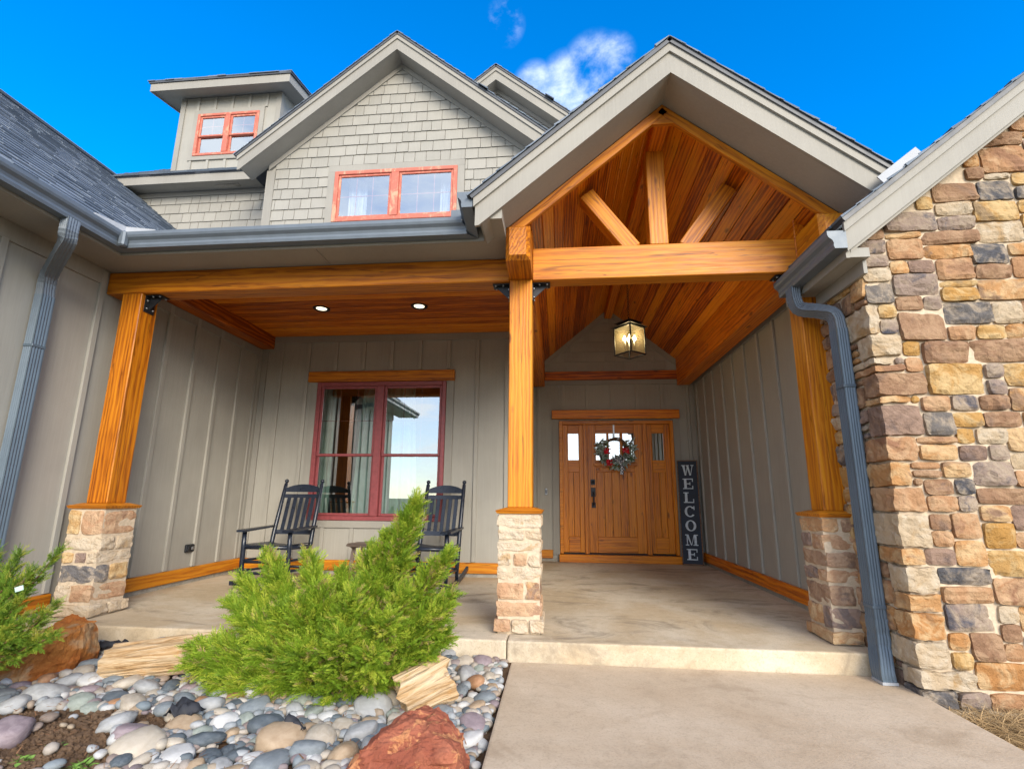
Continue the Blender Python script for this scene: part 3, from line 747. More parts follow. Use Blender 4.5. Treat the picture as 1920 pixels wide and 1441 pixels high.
# wall behind the upper window is built around its opening
uw.name = 'gable_wall'
W2 = (-3.265, -1.405, 4.885, 5.715)
wallbox('gable_wall', -1.40, UX1, YW+.001, YW+.14, 3.9, 5.9)
wallbox('gable_wall', -3.264, -1.401, YW+.001, YW+.14, 3.9, 4.88)
prism('gable_wall', [(-3.264, 5.72), (-1.40, 5.72), (-1.40, 5.901), (-.36, 5.901), (UC, UZ+.01), (-3.264, UZ-PITCH_R*.93)], 'y', YW+.0015, YW+.14, M['siding'], HOUSE)
uw.data = prism('gable_wall', [(UX0, 3.9), (-3.265, 3.9), (-3.265, UZ-PITCH_R*.93), (UX0, UZ-PITCH_R*(UC-UX0))], 'y', YW+.001, YW+.14, M['siding'], HOUSE).data
bpy.data.objects.remove(bpy.data.objects['gable_wall.004'] if 'gable_wall.004' in bpy.data.objects else uw, do_unlink=True)
uw.matrix_basis = I4; WM[uw.name] = I4.copy()
NSH += shakes(uw, YW-.001, {'x': (UX0+.11, UX1-.11), 'planes': ((PITCH_R, 1, UZ-.085+PITCH_R*UC), (-PITCH_R, 1, UZ-.085-PITCH_R*UC), (-1, 0, -(UX0+.11)), (1, 0, UX1-.11))}, 4.62, 7.5, .172, holes=((W2[0]-.11, W2[1]+.11, W2[2]-.3, W2[3]+.105),), seed=9)
box('corner_board', UX0, UX0+.108, YW-.026, YW, 4.0, 5.80, M['trim'], uw)
box('corner_board', UX0-.022, UX0-.001, YW-.026, YW+.12, 4.0, 5.80, M['trim'], uw)
box('corner_board', UX1-.108, UX1, YW-.026, YW, 4.0, 5.80, M['trim'], uw)
box('window_casing', W2[0]-.105, W2[0]-.002, YW-.028, YW, 4.5, W2[3], M['trim'], uw)
box('window_casing', W2[1]+.002, W2[1]+.105, YW-.028, YW, 4.5, W2[3], M['trim'], uw)
box('window_casing', W2[0]-.105, W2[1]+.105, YW-.0285, YW, W2[3]+.001, W2[3]+.10, M['trim'], uw)
window('window', W2[0], W2[1], W2[2], W2[3], YW-.01, M['salmon'], M['glass_up'], None, 3, 2, .06, .115)
room(-4.2, -.5, YW+.15, 9.0, 4.2, 6.6, M['room_up'])
curtain('white curtain behind the left pane of the upper gable window', -3.16, -2.86, YW+.25, 4.4, 5.9, M['curtain_w'], 3, .03)
curtain('white curtain behind the right pane of the upper gable window', -1.72, -1.50, YW+.25, 4.4, 5.9, M['curtain_w'], 2.5, .03)
gable_trim(UC, UYB, YW-.002, UZ, 7.80, 2.31, 2.31, frieze=.085)
gable_roof(UC, UYB-.03, 9.5, 7.80, 2.32, 2.32, seed=31)
# recessed upper wall on the left with its own eave
YR = 6.86
rw = box('upper_wall', -8.6, UX0-.023, YR, YR+.14, 3.6, 6.0, M['siding'], HOUSE)
NSH += shakes(rw, YR-.001, {'x': (-7.3, UX0-.13), 'planes': ((-PITCH_R, -1, -(3.02+PITCH_R*WE*1.0) ), (1, 0, UX0-.13), (0, 1, 5.86))}, 4.35, 5.85, .172, seed=12)
box('corner_board', UX0-.13, UX0-.024, YR-.024, YR-.001, 4.2, 5.93, M['trim'], rw)
box('frieze_board', -8.6, UX0-.024, YR-.025, YR-.001, 5.865, 5.945, M['trim'], rw)
UF = 6.58
sf = box('soffit', -7.75, UX0-.024, UF+.02, YR+.05, 5.955, 5.98, M['soffit'], HOUSE)
put('soffit_vent', boxmesh(-5.55, -5.15, UF+.12, UF+.20, 5.945, 5.954, M['curb']), sf)
box('fascia', -7.75, UC-2.25, UF-.005, UF+.02, 5.93, 6.10, M['trim'], HOUSE)
roof_plane((-7.8, UF-.03, 6.095), (1, 0, 0), 3.5, (0, 1, PITCH_R), 3.4, seed=41)
# dormer on the upper roof
YDm = 7.15; DX0, DX1 = -6.78, -4.88; DZ0, DZ1 = 6.50, 8.09
dm = put('dormer', boxmesh(DX0, -6.42, YDm, YDm+.1, DZ0-.1, DZ1, M['siding']), HOUSE)
def dpart(nm, *a, mat='siding'): return put(nm, boxmesh(*a, M[mat]), dm)
DW = (-6.42, -5.245, 6.86, 7.72)
dpart('dormer_wall', DW[1], DX1, YDm, YDm+.1, DZ0-.1, DZ1); dpart('dormer_wall', DW[0]+.001, DW[1]-.001, YDm, YDm+.1, DW[3], DZ1); dpart('dormer_wall', DW[0]+.001, DW[1]-.001, YDm, YDm+.1, DZ0-.1, DW[2])
dpart('dormer_wall', DX1-.1, DX1, YDm+.102, 9.4, DZ0+.2, DZ1+.3); dpart('dormer_wall', DX0, DX0+.1, YDm+.102, 9.4, DZ0+.2, DZ1+.3)
for a, b in ((DX0-.015, DX0+.075), (DX1-.075, DX1+.015)): dpart('corner_board', a, b, YDm-.022, YDm-.001, DZ0-.02, DZ1-.01, mat='trim')
dpart('corner_board', DX1+.001, DX1+.02, YDm-.0215, YDm+.08, DZ0+.02, DZ1-.01, mat='trim')
for x in np.arange(DX0+.30, DX1-.2, .33): dpart('batten', x, x+.045, YDm-.019, YDm-.001, DW[3]+.09, DZ1-.01); dpart('batten', x, x+.045, YDm-.019, YDm-.001, DZ0, DW[2]-.08)
for a in ((DW[0]-.085, DW[0]-.001, DW[2]-.08, DW[3]+.085), (DW[1]+.001, DW[1]+.085, DW[2]-.08, DW[3]+.085), (DW[0], DW[1], DW[3]+.001, DW[3]+.085), (DW[0], DW[1], DW[2]-.08, DW[2]-.001)):
    dpart('window_casing', a[0], a[1], YDm-.026, YDm-.001, a[2], a[3], mat='trim')
window('window', DW[0], DW[1], DW[2], DW[3], YDm-.01, M['salmon'], M['glass_up'], 7.27, 2, 2, .05, .09)
room(DX0+.11, DX1-.11, YDm+.11, 8.6, 6.6, 7.95, M['room'])
curtain('grey curtain behind the dormer window', -6.2, -5.4, YDm+.3, 6.7, 7.2, M['curtain'], 7, .02)
DE = (DX0-.42, DX1+.30, YDm-.28, 8.05)                  # dormer eaves
def slopez(y): return DE[3]+.22*(y-DE[2])
drf = prism('dormer_roof', [(DE[2]+.02, slopez(DE[2])+.02), (9.6, slopez(9.6)+.02), (9.6, slopez(9.6)), (DE[2]+.02, slopez(DE[2]))], 'x', DE[0]+.02, DE[1]-.02, M['soffit'], HOUSE)
prism('fascia', [(DE[0], DE[3]-.02), (DE[1], DE[3]-.02), (DE[1], DE[3]+.135), (DE[0], DE[3]+.135)], 'y', DE[2]-.005, DE[2]+.02, M['trim'], drf)
for x in (DE[0], DE[1]-.025): prism('fascia', [(DE[2]+.021, DE[3]-.02), (9.6, slopez(9.6)-.02), (9.6, slopez(9.6)+.135), (DE[2]+.021, DE[3]+.135)], 'x', x, x+.025, M['trim'], drf)
roof_plane((DE[0]-.03, DE[2]-.03, DE[3]+.165), (1, 0, 0), DE[1]-DE[0]+.06, (0, 1, .22), 2.6, seed=44, par=HOUSE)
# rear gable on the right
RC, RYB, RYW, RZ = -.963, 6.96, 7.2, 7.86
rg_ = prism('rear_gable_wall', [(-2.3, 5), (.35, 5), (.35, RZ-PITCH_R*1.313), (RC, RZ), (-2.3, RZ-PITCH_R*1.337)], 'y', RYW, RYW+.1, M['siding'], HOUSE)
NSH += shakes(rg_, RYW-.001, {'x': (-1.3, .33), 'planes': ((PITCH_R, 1, RZ-.085+PITCH_R*RC), (-PITCH_R, 1, RZ-.085-PITCH_R*RC), (1, 0, .33))}, 6.62, 7.8, .165, seed=15)
gable_trim(RC, RYB, RYW-.002, RZ, 8.10, 1.34, 1.34, frieze=.08)
gable_roof(RC, RYB-.03, 9.8, 8.10, 1.35, 1.35, seed=51)
wallbox('upper_side_wall', .36, .45, 7.25, 9.6, 4.6, 6.7)

# ------------------------------------------------------------------ stone wing on the right
SX, SY, SPIT = 2.08, 3.30, .785
def rakez(x): return 2.565+SPIT*(x-1.917)
back = prism('stone_wall', [(SX+.012, -.3), (6.5, -.3), (6.5, rakez(6.5)), (SX+.012, rakez(SX+.012))], 'y', SY+.010, SY+.2, M['mortar'], HOUSE)
side = box('stone_wall', SX+.010, SX+.2, SY+.201, 4.05, -.3, 2.70, M['mortar'], HOUSE)
def slab_stone(w, h, d, seed, mat):
    """rock-faced ashlar: front towards -y, origin in the middle of its back"""
    rr = random.Random(seed); nx = max(5, min(13, int(w/.03)+2)); nz = max(5, min(10, int(h/.028)+2)); so = Vector((rr.uniform(0, 50), rr.uniform(0, 50), 0))
    vs, fs = [], []; tilt = rr.uniform(-.10, .10); tz = rr.uniform(-.12, .10)
    for j in range(nz):
        for i in range(nx):
            u, v = 2*i/(nx-1)-1, 2*j/(nz-1)-1; e = max(abs(u), abs(v))
            x, z = u*w/2, v*h/2
            cr = .006*(abs(u)*abs(v))**6
            x -= math.copysign(cr, u); z -= math.copysign(cr, v)
            p = Vector((x, 0, z)); q = mnoise.noise_vector(p*14+so)
            edge = e > .99
            x += q.x*(.005 if edge else .003); z += q.z*(.005 if edge else .003)
            y = -d*(.80 if edge else 1.0) - tilt*x - tz*z + .007*mnoise.noise(p*34+so) - .014*abs(mnoise.noise(p*15+so)) + .016*mnoise.noise(p*7+so)
            vs.append((x, min(y, -.004), z))
    for j in range(nz-1):
        for i in range(nx-1):
            a = j*nx+i
            fs += [(a, a+1, a+nx+1), (a, a+nx+1, a+nx)] if rr.random() < .5 else [(a, a+1, a+nx), (a+1, a+nx+1, a+nx)]
    rim = [i for i in range(nx)] + [j*nx+nx-1 for j in range(1, nz)] + [(nz-1)*nx+i for i in range(nx-2, -1, -1)] + [j*nx for j in range(nz-2, 0, -1)]
    b = len(vs); vs += [(vs[i][0], .0, vs[i][2]) for i in rim]; n = len(rim)
    fs += [(rim[(k+1) % n], rim[k], b+k, b+(k+1) % n) for k in range(n)]
    return me(vs, fs, mat)
def pack(nx, nz, rr, taken, sizes):
    out = []
    for j in range(nz):
        for i in range(nx):
            if taken[j][i]: continue
            opts = sizes[:]; rr.shuffle(opts)
            best = None
            for (w, h) in opts:
                if i+w > nx or j+h > nz: continue
                if any(taken[b][a] for b in range(j, j+h) for a in range(i, i+w)): continue
                gap = 0
                while i+w+gap < nx and not taken[j][i+w+gap] and gap < 2: gap += 1
                if gap == 1 and i+w+1 < nx and taken[j][i+w+1]: continue
                best = (w, h); break
            if best is None: best = (1, 1)
            w, h = best
            for b in range(j, j+h):
                for a in range(i, i+w): taken[b][a] = True
            out.append((i, j, w, h))
    return out
SIZES = [(5, 3)]*4+[(6, 3)]*3+[(4, 3)]*3+[(6, 4)]*2+[(5, 4)]+[(4, 2)]*4+[(5, 2)]*4+[(3, 2)]*4+[(6, 2)]*2+[(3, 3)]*2+[(2, 2)]*2+[(4, 1)]+[(3, 1)]
WTS = {'gold': 7, 'cream': 3, 'brown': 6, 'mauve': 1.5, 'salmon': 5, 'dark': 2, 'blue': 5, 'rust': 7}
def pick(rr): return rr.choices(list(WTS), list(WTS.values()))[0]
CW, CH = .058, .052
rr = random.Random(77); nz = 120; NX = 68; Z0 = -.20
taken = [[False]*NX for _ in range(nz)]
stk_side = [[False]*12 for _ in range(54)]
# corner quoins wrap both faces
j = 0; k = 0
while j < 47:
    h = rr.choice((1, 2, 2, 3, 3, 4)); lw, ld = ((rr.choice((3, 4, 5)), 1) if rr.random() < .5 else (rr.choice((1, 2, 3)), rr.choice((3, 4))))
    ld = {1: 2}.get(ld, ld)
    if j+h > 47: h = 47-j
    for b in range(j, j+h):
        for a in range(lw): taken[b][a] = True
        for a in range(ld):
            if b < 54: stk_side[b][a] = True
    w_, d_ = lw*CW, ld*.075
    ms = rockbox(w_-.014+.02, d_-.014+.02, h*CH-.014, rr.uniform(0, 99), STN[rr.choices(('cream', 'gold', 'salmon', 'brown', 'rust', 'dark', 'mauve'), (5, 3, 4, 2, 2, 2, 1))[0]], 6, .011, .06)
    put('stone', ms, back, Matrix.Translation((SX+w_/2-.017, SY+d_/2-.017, Z0+j*CH+h*CH/2)))
    j += h; k += 1
NST = 0; far_v, far_f, far_m, SKEYS = [], [], [], list(STN)
for (i, j, w, h) in pack(NX, nz, rr, taken, SIZES):
    x0, x1, z0, z1 = SX+i*CW, SX+(i+w)*CW, Z0+j*CH, Z0+(j+h)*CH
    if z1 > rakez(x0)+.16: continue
    g_ = .0048; jz = rr.uniform(-.004, .004); d = rr.uniform(.03, .046)
    kk = pick(rr); ms = slab_stone(x1-x0-2*g_, z1-z0-2*g_, d+.006, rr.random(), STN[kk]); cc = ((x0+x1)/2, SY+.032, (z0+z1)/2+jz)
    if x0 < 3.62 and z0 < 3.75: put('stone', ms, back, Matrix.Translation(cc)); NST += 1
    else:                                   # facing past the picture's edge: joined
        b0 = len(far_v); far_v += [(v.co.x+cc[0], v.co.y+cc[1], v.co.z+cc[2]) for v in ms.vertices]
        for p in ms.polygons: far_f.append(tuple(b0+q for q in p.vertices)); far_m.append(SKEYS.index(kk))
        bpy.data.meshes.remove(ms)
for (i, j, w, h) in pack(10, 54, rr, [r[:10] for r in stk_side], [(2, 2)]*3+[(3, 2)]*3+[(2, 3)]*2+[(3, 3)]*2+[(4, 2)]+[(2, 1)]):
    y0, y1, z0, z1 = SY+i*.075, SY+(i+w)*.075, Z0+j*CH, Z0+(j+h)*CH
    if z1 > 2.56: continue
    mw = Matrix.Translation((SX+.032, (y0+y1)/2, (z0+z1)/2)) @ Matrix.Rotation(-math.pi/2, 4, 'Z')
    put('stone', slab_stone(y1-y0-.016, z1-z0-.016, rr.uniform(.038, .05), rr.random(), STN[pick(rr)]), side, mw); NST += 1
fm = me(far_v, far_f, None)
for kk in SKEYS: fm.materials.append(STN[kk])
fm.polygons.foreach_set('material_index', far_m); put('stone_facing', fm, back)['kind'] = 'stuff'
# rake of the stone wing
YS0 = 3.155
bd = prism('bargeboard', [(1.917, rakez(1.917)), (6.5, rakez(6.5)), (6.5, rakez(6.5)+.215), (1.917, rakez(1.917)+.215)], 'y', YS0, YS0+.025, M['trim'], HOUSE)
prism('shingle_mould', [(1.905, rakez(1.905)+.145), (6.5, rakez(6.5)+.145), (6.5, rakez(6.5)+.218), (1.905, rakez(1.905)+.218)], 'y', YS0-.016, YS0-.001, M['trim'], bd)
prism('rake_frieze', [(1.95, rakez(1.95)+.002), (6.5, rakez(6.5)+.002), (6.5, rakez(6.5)-.022), (1.95, rakez(1.95)-.022)], 'y', YS0+.026, SY-.005, M['soffit'], HOUSE)
box('eave_return', 1.945, SX-.012, YS0+.03, 4.05, 2.535, 2.60, M['soffit'], HOUSE)
box('eave_frieze', SX-.036, SX-.012, YS0+.075, 3.84, 2.44, 2.534, M['soffit'], HOUSE)
box('fascia', 1.917, 1.942, YS0+.026, 4.05, 2.53, 2.72, M['trim'], HOUSE)
fs_ = math.hypot(1, SPIT)
roof_plane((1.89, YS0-.03, rakez(1.89)+.245), (0, 1, 0), .88, (1, 0, SPIT), 5.2, seed=61)
roof_plane((2.45, YS0+.851, rakez(2.45)+.245), (0, 1, 0), 5.0, (1, 0, SPIT), 5.2-.56*fs_, seed=62)
gd = gutter_run((1.916, 3.97, 2.585), (1.916, YS0-.002, 2.585), (-1, 0, 0), caps=(True, True))
put('splash_guard', boxmesh(-.04, .30, -.004, .004, -.012, .045, M['flash']), HOUSE, Matrix.Translation((2.20, YS0-.036, rakez(2.2)+.272)) @ Matrix.Rotation(-math.atan(SPIT), 4, 'Y'))
downspout([(1.86, 3.80, 2.59), (1.86, 3.79, 2.48), (1.885, 3.765, 2.405), (1.965, 3.655, 2.34), (2.015, 3.575, 2.27), (2.022, 3.56, 2.13)],
          ((2.022, 3.56, 2.16), (2.022, 3.56, .20)), [(2.022, 3.56, .23), (2.022, 3.56, .12), (2.01, 3.545, .04), (1.985, 3.50, -.06), (1.985, 3.49, -.118)], (0, 1, 0))

# ------------------------------------------------------------------ front door with sidelights
DR = put('front_door', boxmesh(.035, .09, YD-.045, YD+.08, .12, 2.19, M['door'], .004), HOUSE)
def dp(nm, x0, x1, y0, y1, z0, z1, mat='door', horiz=False, bev=.004):
    if horiz: return member(nm, (x0, (y0+y1)/2, (z0+z1)/2), (x1, (y0+y1)/2, (z0+z1)/2), y1-y0, z1-z0, M[mat], DR, bev=bev)
    return member(nm, ((x0+x1)/2, (y0+y1)/2, z0), ((x0+x1)/2, (y0+y1)/2, z1), x1-x0, y1-y0, M[mat], DR, up=(0, 1, 0), bev=bev) if mat == 'door' else put(nm, boxmesh(x0, x1, y0, y1, z0, z1, M[mat], bev), DR)
dp('door_frame', 1.79, 1.845, YD-.045, YD+.08, .12, 2.19)
dp('door_frame', .091, 1.789, YD-.045, YD+.08, 2.135, 2.19, horiz=True)
dp('mullion', .422, .482, YD-.040, YD+.08, .12, 2.134); dp('mullion', 1.363, 1.432, YD-.040, YD+.08, .12, 2.134)
dp('sill', .02, 1.86, YD-.11, YD-.005, .0, .112, horiz=True)
dp('threshold', .0905, 1.7895, YD-.03, YD+.06, .113, .131, 'black')
def leaf(x0, x1, glasses, gz0, gz1, panel, px0, px1, y):
    z0, z1 = .135, 2.132; t = .045
    dp('stile', x0, px0, y, y+t, z0, z1); dp('stile', px1, x1, y, y+t, z0, z1)
    dp('rail', px0+.0005, px1-.0005, y, y+t, gz1, z1, horiz=True); dp('rail', px0+.0005, px1-.0005, y, y+t, 1.37, gz0, horiz=True); dp('rail', px0+.0005, px1-.0005, y, y+t, z0, .375, horiz=True)
    xs = [px0]
    for a, b in glasses:
        if a > xs[-1]+.002: dp('bar', xs[-1]+.0005, a, y+.002, y+t, gz0+.0005, gz1-.0005)
        put('pane', me([(a, y+.022, gz0), (b, y+.022, gz0), (b, y+.022, gz1), (a, y+.022, gz1)], [(0,1,2,3)], M['glass_door']), DR); xs.append(b)
    if px1 > xs[-1]+.002: dp('bar', xs[-1], px1-.0005, y+.002, y+t, gz0+.0005, gz1-.0005)
    n = len(panel)-1
    for k in range(n): dp('board', panel[k]+.002, panel[k+1]-.002, y+.016, y+t-.005, .3755, 1.3695, bev=.003)
leaf(.0905, .4215, [(.178, .346)], 1.56, 1.99, [.172, .262, .352], .172, .352, YD+.0)
leaf(.4825, 1.3625, [(.622, .793), (.830, 1.004), (1.050, 1.224)], 1.56, 1.99, [.620, .742, .862, .985, 1.105, 1.226], .620, 1.226, YD-.01)
leaf(1.4325, 1.7895, [(1.515, 1.690)], 1.56, 1.99, [1.508, 1.602, 1.696], 1.508, 1.696, YD+.0)
dp('shelf', .585, 1.262, YD-.062, YD-.0105, 1.47, 1.508, horiz=True)
dp('shelf', .635, 1.215, YD-.036, YD-.011, 1.44, 1.469, horiz=True)
for x in (.70, .905, 1.115): dp('dentil', x-.034, x+.034, YD-.044, YD-.0365, 1.395, 1.468) if False else dp('dentil', x-.034, x+.034, YD-.046, YD-.0105, 1.392, 1.4395)
db = dp('lock_plate', .524, .596, YD-.022, YD-.0105, 1.168, 1.256, 'black')
tube('lock_cylinder', [(.56, YD-.023, 1.212), (.56, YD-.045, 1.212)], .024, M['black'], DR, 16)
dp('handle_plate', .526, .600, YD-.022, YD-.0105, .985, 1.125, 'black'); dp('handle_plate', .535, .598, YD-.022, YD-.0105, .815, .895, 'black')
tube('handle', bez([(.565, YD-.023, 1.045), (.565, YD-.07, 1.03), (.565, YD-.078, .95), (.565, YD-.07, .87), (.565, YD-.023, .86)], 5), .012, M['black'], DR, 8)
dp('thumb_latch', .55, .582, YD-.06, YD-.0225, 1.055, 1.075, 'black')
room(-.2, 2.15, YD+.151, 9.9, 0, 2.8, M['room'])
curtain('pale curtain behind the right sidelight of the front door', 1.50, 1.72, YD+.2, .3, 2.1, M['curtain'], 3, .02)

# ------------------------------------------------------------------ lantern, wreath, sign, small fittings
lt = thing('lantern', 'lit black metal lantern with glass panes hanging on a chain in the entry', 'lantern', (GX, 5.7, 2.62), R(40))
def lb(nm, *a, mat='black', par=None, bev=.003): return put(nm, boxmesh(*a, M[mat], bev), par or lt, None, True)
lw = .125
for a in (-1, 1):
    for b in (-1, 1): lb('upright', a*lw-.008, a*lw+.008, b*lw-.008, b*lw+.008, .016, .330)
for a in (-1, 1):
    lb('bottom_rail', -lw-.0075, lw+.0075, a*lw-.0075, a*lw+.0075, 0, .016); lb('bottom_rail', a*lw-.0075, a*lw+.0075, -lw+.008, lw-.008, 0, .0155)
    lb('top_rail', -lw-.0075, lw+.0075, a*lw-.0075, a*lw+.0075, .330, .346); lb('top_rail', a*lw-.0075, a*lw+.0075, -lw+.008, lw-.008, .330, .3455)
for a in (-1, 1):
    put('pane', me([(-lw+.008, a*lw, .016), (lw-.008, a*lw, .016), (lw-.008, a*lw, .33), (-lw+.008, a*lw, .33)], [(0,1,2,3)], M['glass_lamp']), lt, None, True)
    put('pane', me([(a*lw, -lw+.008, .016), (a*lw, lw-.008, .016), (a*lw, lw-.008, .33), (a*lw, -lw+.008, .33)], [(0,1,2,3)], M['glass_lamp']), lt, None, True)
def frus(nm, h0, z0, h1, z1):
    bm = bmesh.new(); A = [bm.verts.new((a*h0, b*h0, z0)) for a, b in ((-1,-1),(1,-1),(1,1),(-1,1))]; B = [bm.verts.new((a*h1, b*h1, z1)) for a, b in ((-1,-1),(1,-1),(1,1),(-1,1))]
    bm.faces.new(A[::-1]); bm.faces.new(B)
    for k in range(4): bm.faces.new((A[k], A[(k+1) % 4], B[(k+1) % 4], B[k]))
    return put(nm, bm_mesh(bm, M['black']), lt, None, True)
frus('hood', .160, .347, .120, .372); frus('hood', .100, .373, .100, .400); frus('hood', .125, .401, .085, .420); frus('hood', .085, .421, .02, .450)
tube('loop', [(.0, 0, .45), (0, 0, .48)], .008, M['black'], lt, 8, True)
zc = .475; k = 0
while zc < 1.30:
    bm = bmesh.new(); ring = []
    pts = [(.011*math.cos(t), 0, zc+.019+.021*math.sin(t)) if k % 2 else (0, .011*math.cos(t), zc+.019+.021*math.sin(t)) for t in (2*math.pi*i/10 for i in range(11))]
    tube_bm(bm, pts, .0028, 5, False); put('chain_link', bm_mesh(bm, M['black'], True), lt, None, True); zc += .0335; k += 1
tube('stem', [(0, 0, .012), (0, 0, .12)], .007, M['black'], lt, 8, True)
for i in range(4):
    t = R(45+90*i); c, s = math.cos(t), math.sin(t)
    tube('candle_arm', bez([(0, 0, .07), (c*.03, s*.03, .055), (c*.055, s*.055, .075), (c*.058, s*.058, .12)], 5), .004, M['black'], lt, 6, True)
    tube('candle_sleeve', [(c*.058, s*.058, .12), (c*.058, s*.058, .185)], .010, M['flash'], lt, 8, True)
    tube('bulb', [(c*.058, s*.058, .186), (c*.058, s*.058, .20), (c*.058, s*.058, .222), (c*.058, s*.058, .25)], [.010, .019, .015, .003], M['bulb_on'], lt, 8, True)
ll = bpy.data.lights.new('lantern_glow', 'POINT'); ll.energy = 2; ll.color = (1, .78, .45); ll.shadow_soft_size = .05
llo = bpy.data.objects.new('lantern_glow', ll); reg(llo, WM[lt.name] @ Matrix.Translation((0, 0, .21)), lt)

# wreath
M['vine'] = plain('vine', (.17, .085, .04), .85); M['sage'] = plain('sage_leaf', (.32, .38, .32), .7, 0, .35, .1, 9); M['green'] = plain('green_leaf', (.11, .18, .08), .7, 0, .3, .1, 9)
M['berry'] = plain('red_flower', (.60, .010, .022), .6, 0, .3)
def checkf(g):
    v = g.n('ShaderNodeTexCoord').outputs['Object']; w = g.n('ShaderNodeTexChecker', {'Vector': g.vm('ADD', v, (.003, .51, .002)), 'Color1': (.72, .74, .76, 1), 'Color2': (.025, .035, .06, 1), 'Scale': 42.0}).outputs[0]
    return pbsdf(g, w, .8)
M['check'] = material('checked_ribbon', checkf)
wr = thing('wreath', 'round vine wreath with grey green leaves, red flowers and checked ribbon on the front door', 'wreath', (.925, YD-.075, 1.49))
wc = Vector((.925, YD-.085, 1.715)); rw_ = random.Random(3)
for i in range(7):
    ph = rw_.uniform(0, 6); pts = [(wc.x+(.185+.014*math.sin(5*t+ph))*math.cos(t), wc.y+.014*math.cos(7*t+ph), wc.z+(.185+.014*math.cos(4*t+ph))*math.sin(t)) for t in (2*math.pi*k/40 for k in range(41))]
    bm = bmesh.new(); tube_bm(bm, pts, .006, 5, False); put('vine', bm_mesh(bm, M['vine'], True), wr)
def leafmesh(L, w, mat):
    vs = [(0, 0, 0), (L*.35, -w/2, .006), (L*.35, w/2, .006), (L*.4, 0, -.004), (L*.75, -w*.35, .004), (L*.75, w*.35, .004), (L, 0, -.006)]
    return me(vs, [(0, 1, 3), (0, 3, 2), (1, 4, 3), (3, 5, 2), (3, 4, 6), (3, 6, 5)], mat, True)
LM = [leafmesh(.10, .034, M['sage']), leafmesh(.085, .028, M['green']), leafmesh(.115, .026, M['sage']), leafmesh(.09, .040, M['sage'])]
for i in range(190):
    t = R(rw_.uniform(150, 395)) if rw_.random() < .93 else R(rw_.uniform(120, 420))
    if math.sin(t) > .72: continue
    r = .195+rw_.uniform(-.04, .085); p = Vector((wc.x+r*math.cos(t), wc.y-rw_.uniform(.0, .035), wc.z+r*math.sin(t)))
    d = Vector((math.cos(t)*rw_.uniform(-.6, 1)-math.sin(t)*rw_.uniform(-1, 1), -rw_.uniform(.05, .7), math.sin(t)*rw_.uniform(-.6, 1)+math.cos(t)*rw_.uniform(-1, 1)))
    mw = frame_from(d, Vector((rw_.uniform(-.5, .5), -1, rw_.uniform(-.5, .5)))); mw.translation = p
    put('leaf', rw_.choice(LM), wr, mw)
for (dx, dz) in ((-.135, -.02), (.155, -.015), (-.115, -.205)):
    bm = bmesh.new()
    for q in range(26):
        c = Vector((wc.x+dx, wc.y-.065, wc.z+dz)) + Vector((rw_.uniform(-1, 1)*.048, rw_.uniform(-1, .3)*.02, rw_.uniform(-1, 1)*.042))
        bmesh.ops.create_icosphere(bm, subdivisions=1, radius=rw_.uniform(.011, .018), matrix=Matrix.Translation(c))
    put('flower', bm_mesh(bm, M['berry'], False), wr)
def ribbon(pts, w, nm):
    bm = bmesh.new(); P = bez(pts, 5); prev = None
    for i, p in enumerate(P):
        sd = Vector((1, .15, .25*math.sin(i*.7))).normalized()*w/2
        a, b = bm.verts.new(p-sd), bm.verts.new(p+sd)
        if prev: bm.faces.new((prev[0], prev[1], b, a))
        prev = (a, b)
    o = put(nm, bm_mesh(bm, M['check'], True), wr); md = o.modifiers.new('solid', 'SOLIDIFY'); md.thickness = .002; return o
bw = Vector((wc.x+.055, wc.y-.05, wc.z-.155))
ribbon([bw, bw+Vector((.01, -.02, -.06)), bw+Vector((.03, -.01, -.13)), bw+Vector((.02, -.015, -.235))], .055, 'ribbon')
for sx, sz in ((-1, .3), (1, .35), (-.8, -.5), (.8, -.4), (.1, 1.0)):
    ribbon([bw, bw+Vector((sx*.04, -.045, sz*.05+.02)), bw+Vector((sx*.075, -.03, sz*.06)), bw+Vector((sx*.045, -.01, sz*.04-.025)), bw+Vector((0, .004, 0))], .045, 'bow_loop')
put('hanger', boxmesh(.900, .925, YD-.018, YD-.0115, 1.87, 2.128, M['steel']), wr)

# welcome sign
M['board_paint'] = plain('sign_paint', (.012, .019, .034), .7, 0, .35, .35, 14); M['letter'] = plain('sign_letter', (.52, .58, .62), .75, 0, .22, .2, 22); M['rust_wood'] = wood('sign_edge', (.05, .028, .016), (.16, .085, .045), (.25, .14, .075), .8)
sg = thing('welcome_sign', 'tall dark blue wooden sign reading WELCOME leaning in the entry corner', 'sign', (1.985, 7.80, 0), R(-14))
lean = Matrix.Rotation(R(-3.6), 4, 'X')
def sp(nm, ms): return put(nm, ms, sg, lean, True)
SW, SH = .285, 1.555
sp('board', boxmesh(-SW/2+.006, SW/2-.006, 0, .022, .01, SH-.006, M['board_paint'], .003))
for a in (-1, 1): sp('edge', boxmesh(a*SW/2-.0065, a*SW/2+.0065, -.006, .028, .008, SH, M['rust_wood'], .003))
sp('edge', boxmesh(-SW/2+.0067, SW/2-.0067, -.006, .028, SH-.012, SH, M['rust_wood'], .003)); sp('edge', boxmesh(-SW/2+.0067, SW/2-.0067, -.006, .028, .008, .02, M['rust_wood'], .003))
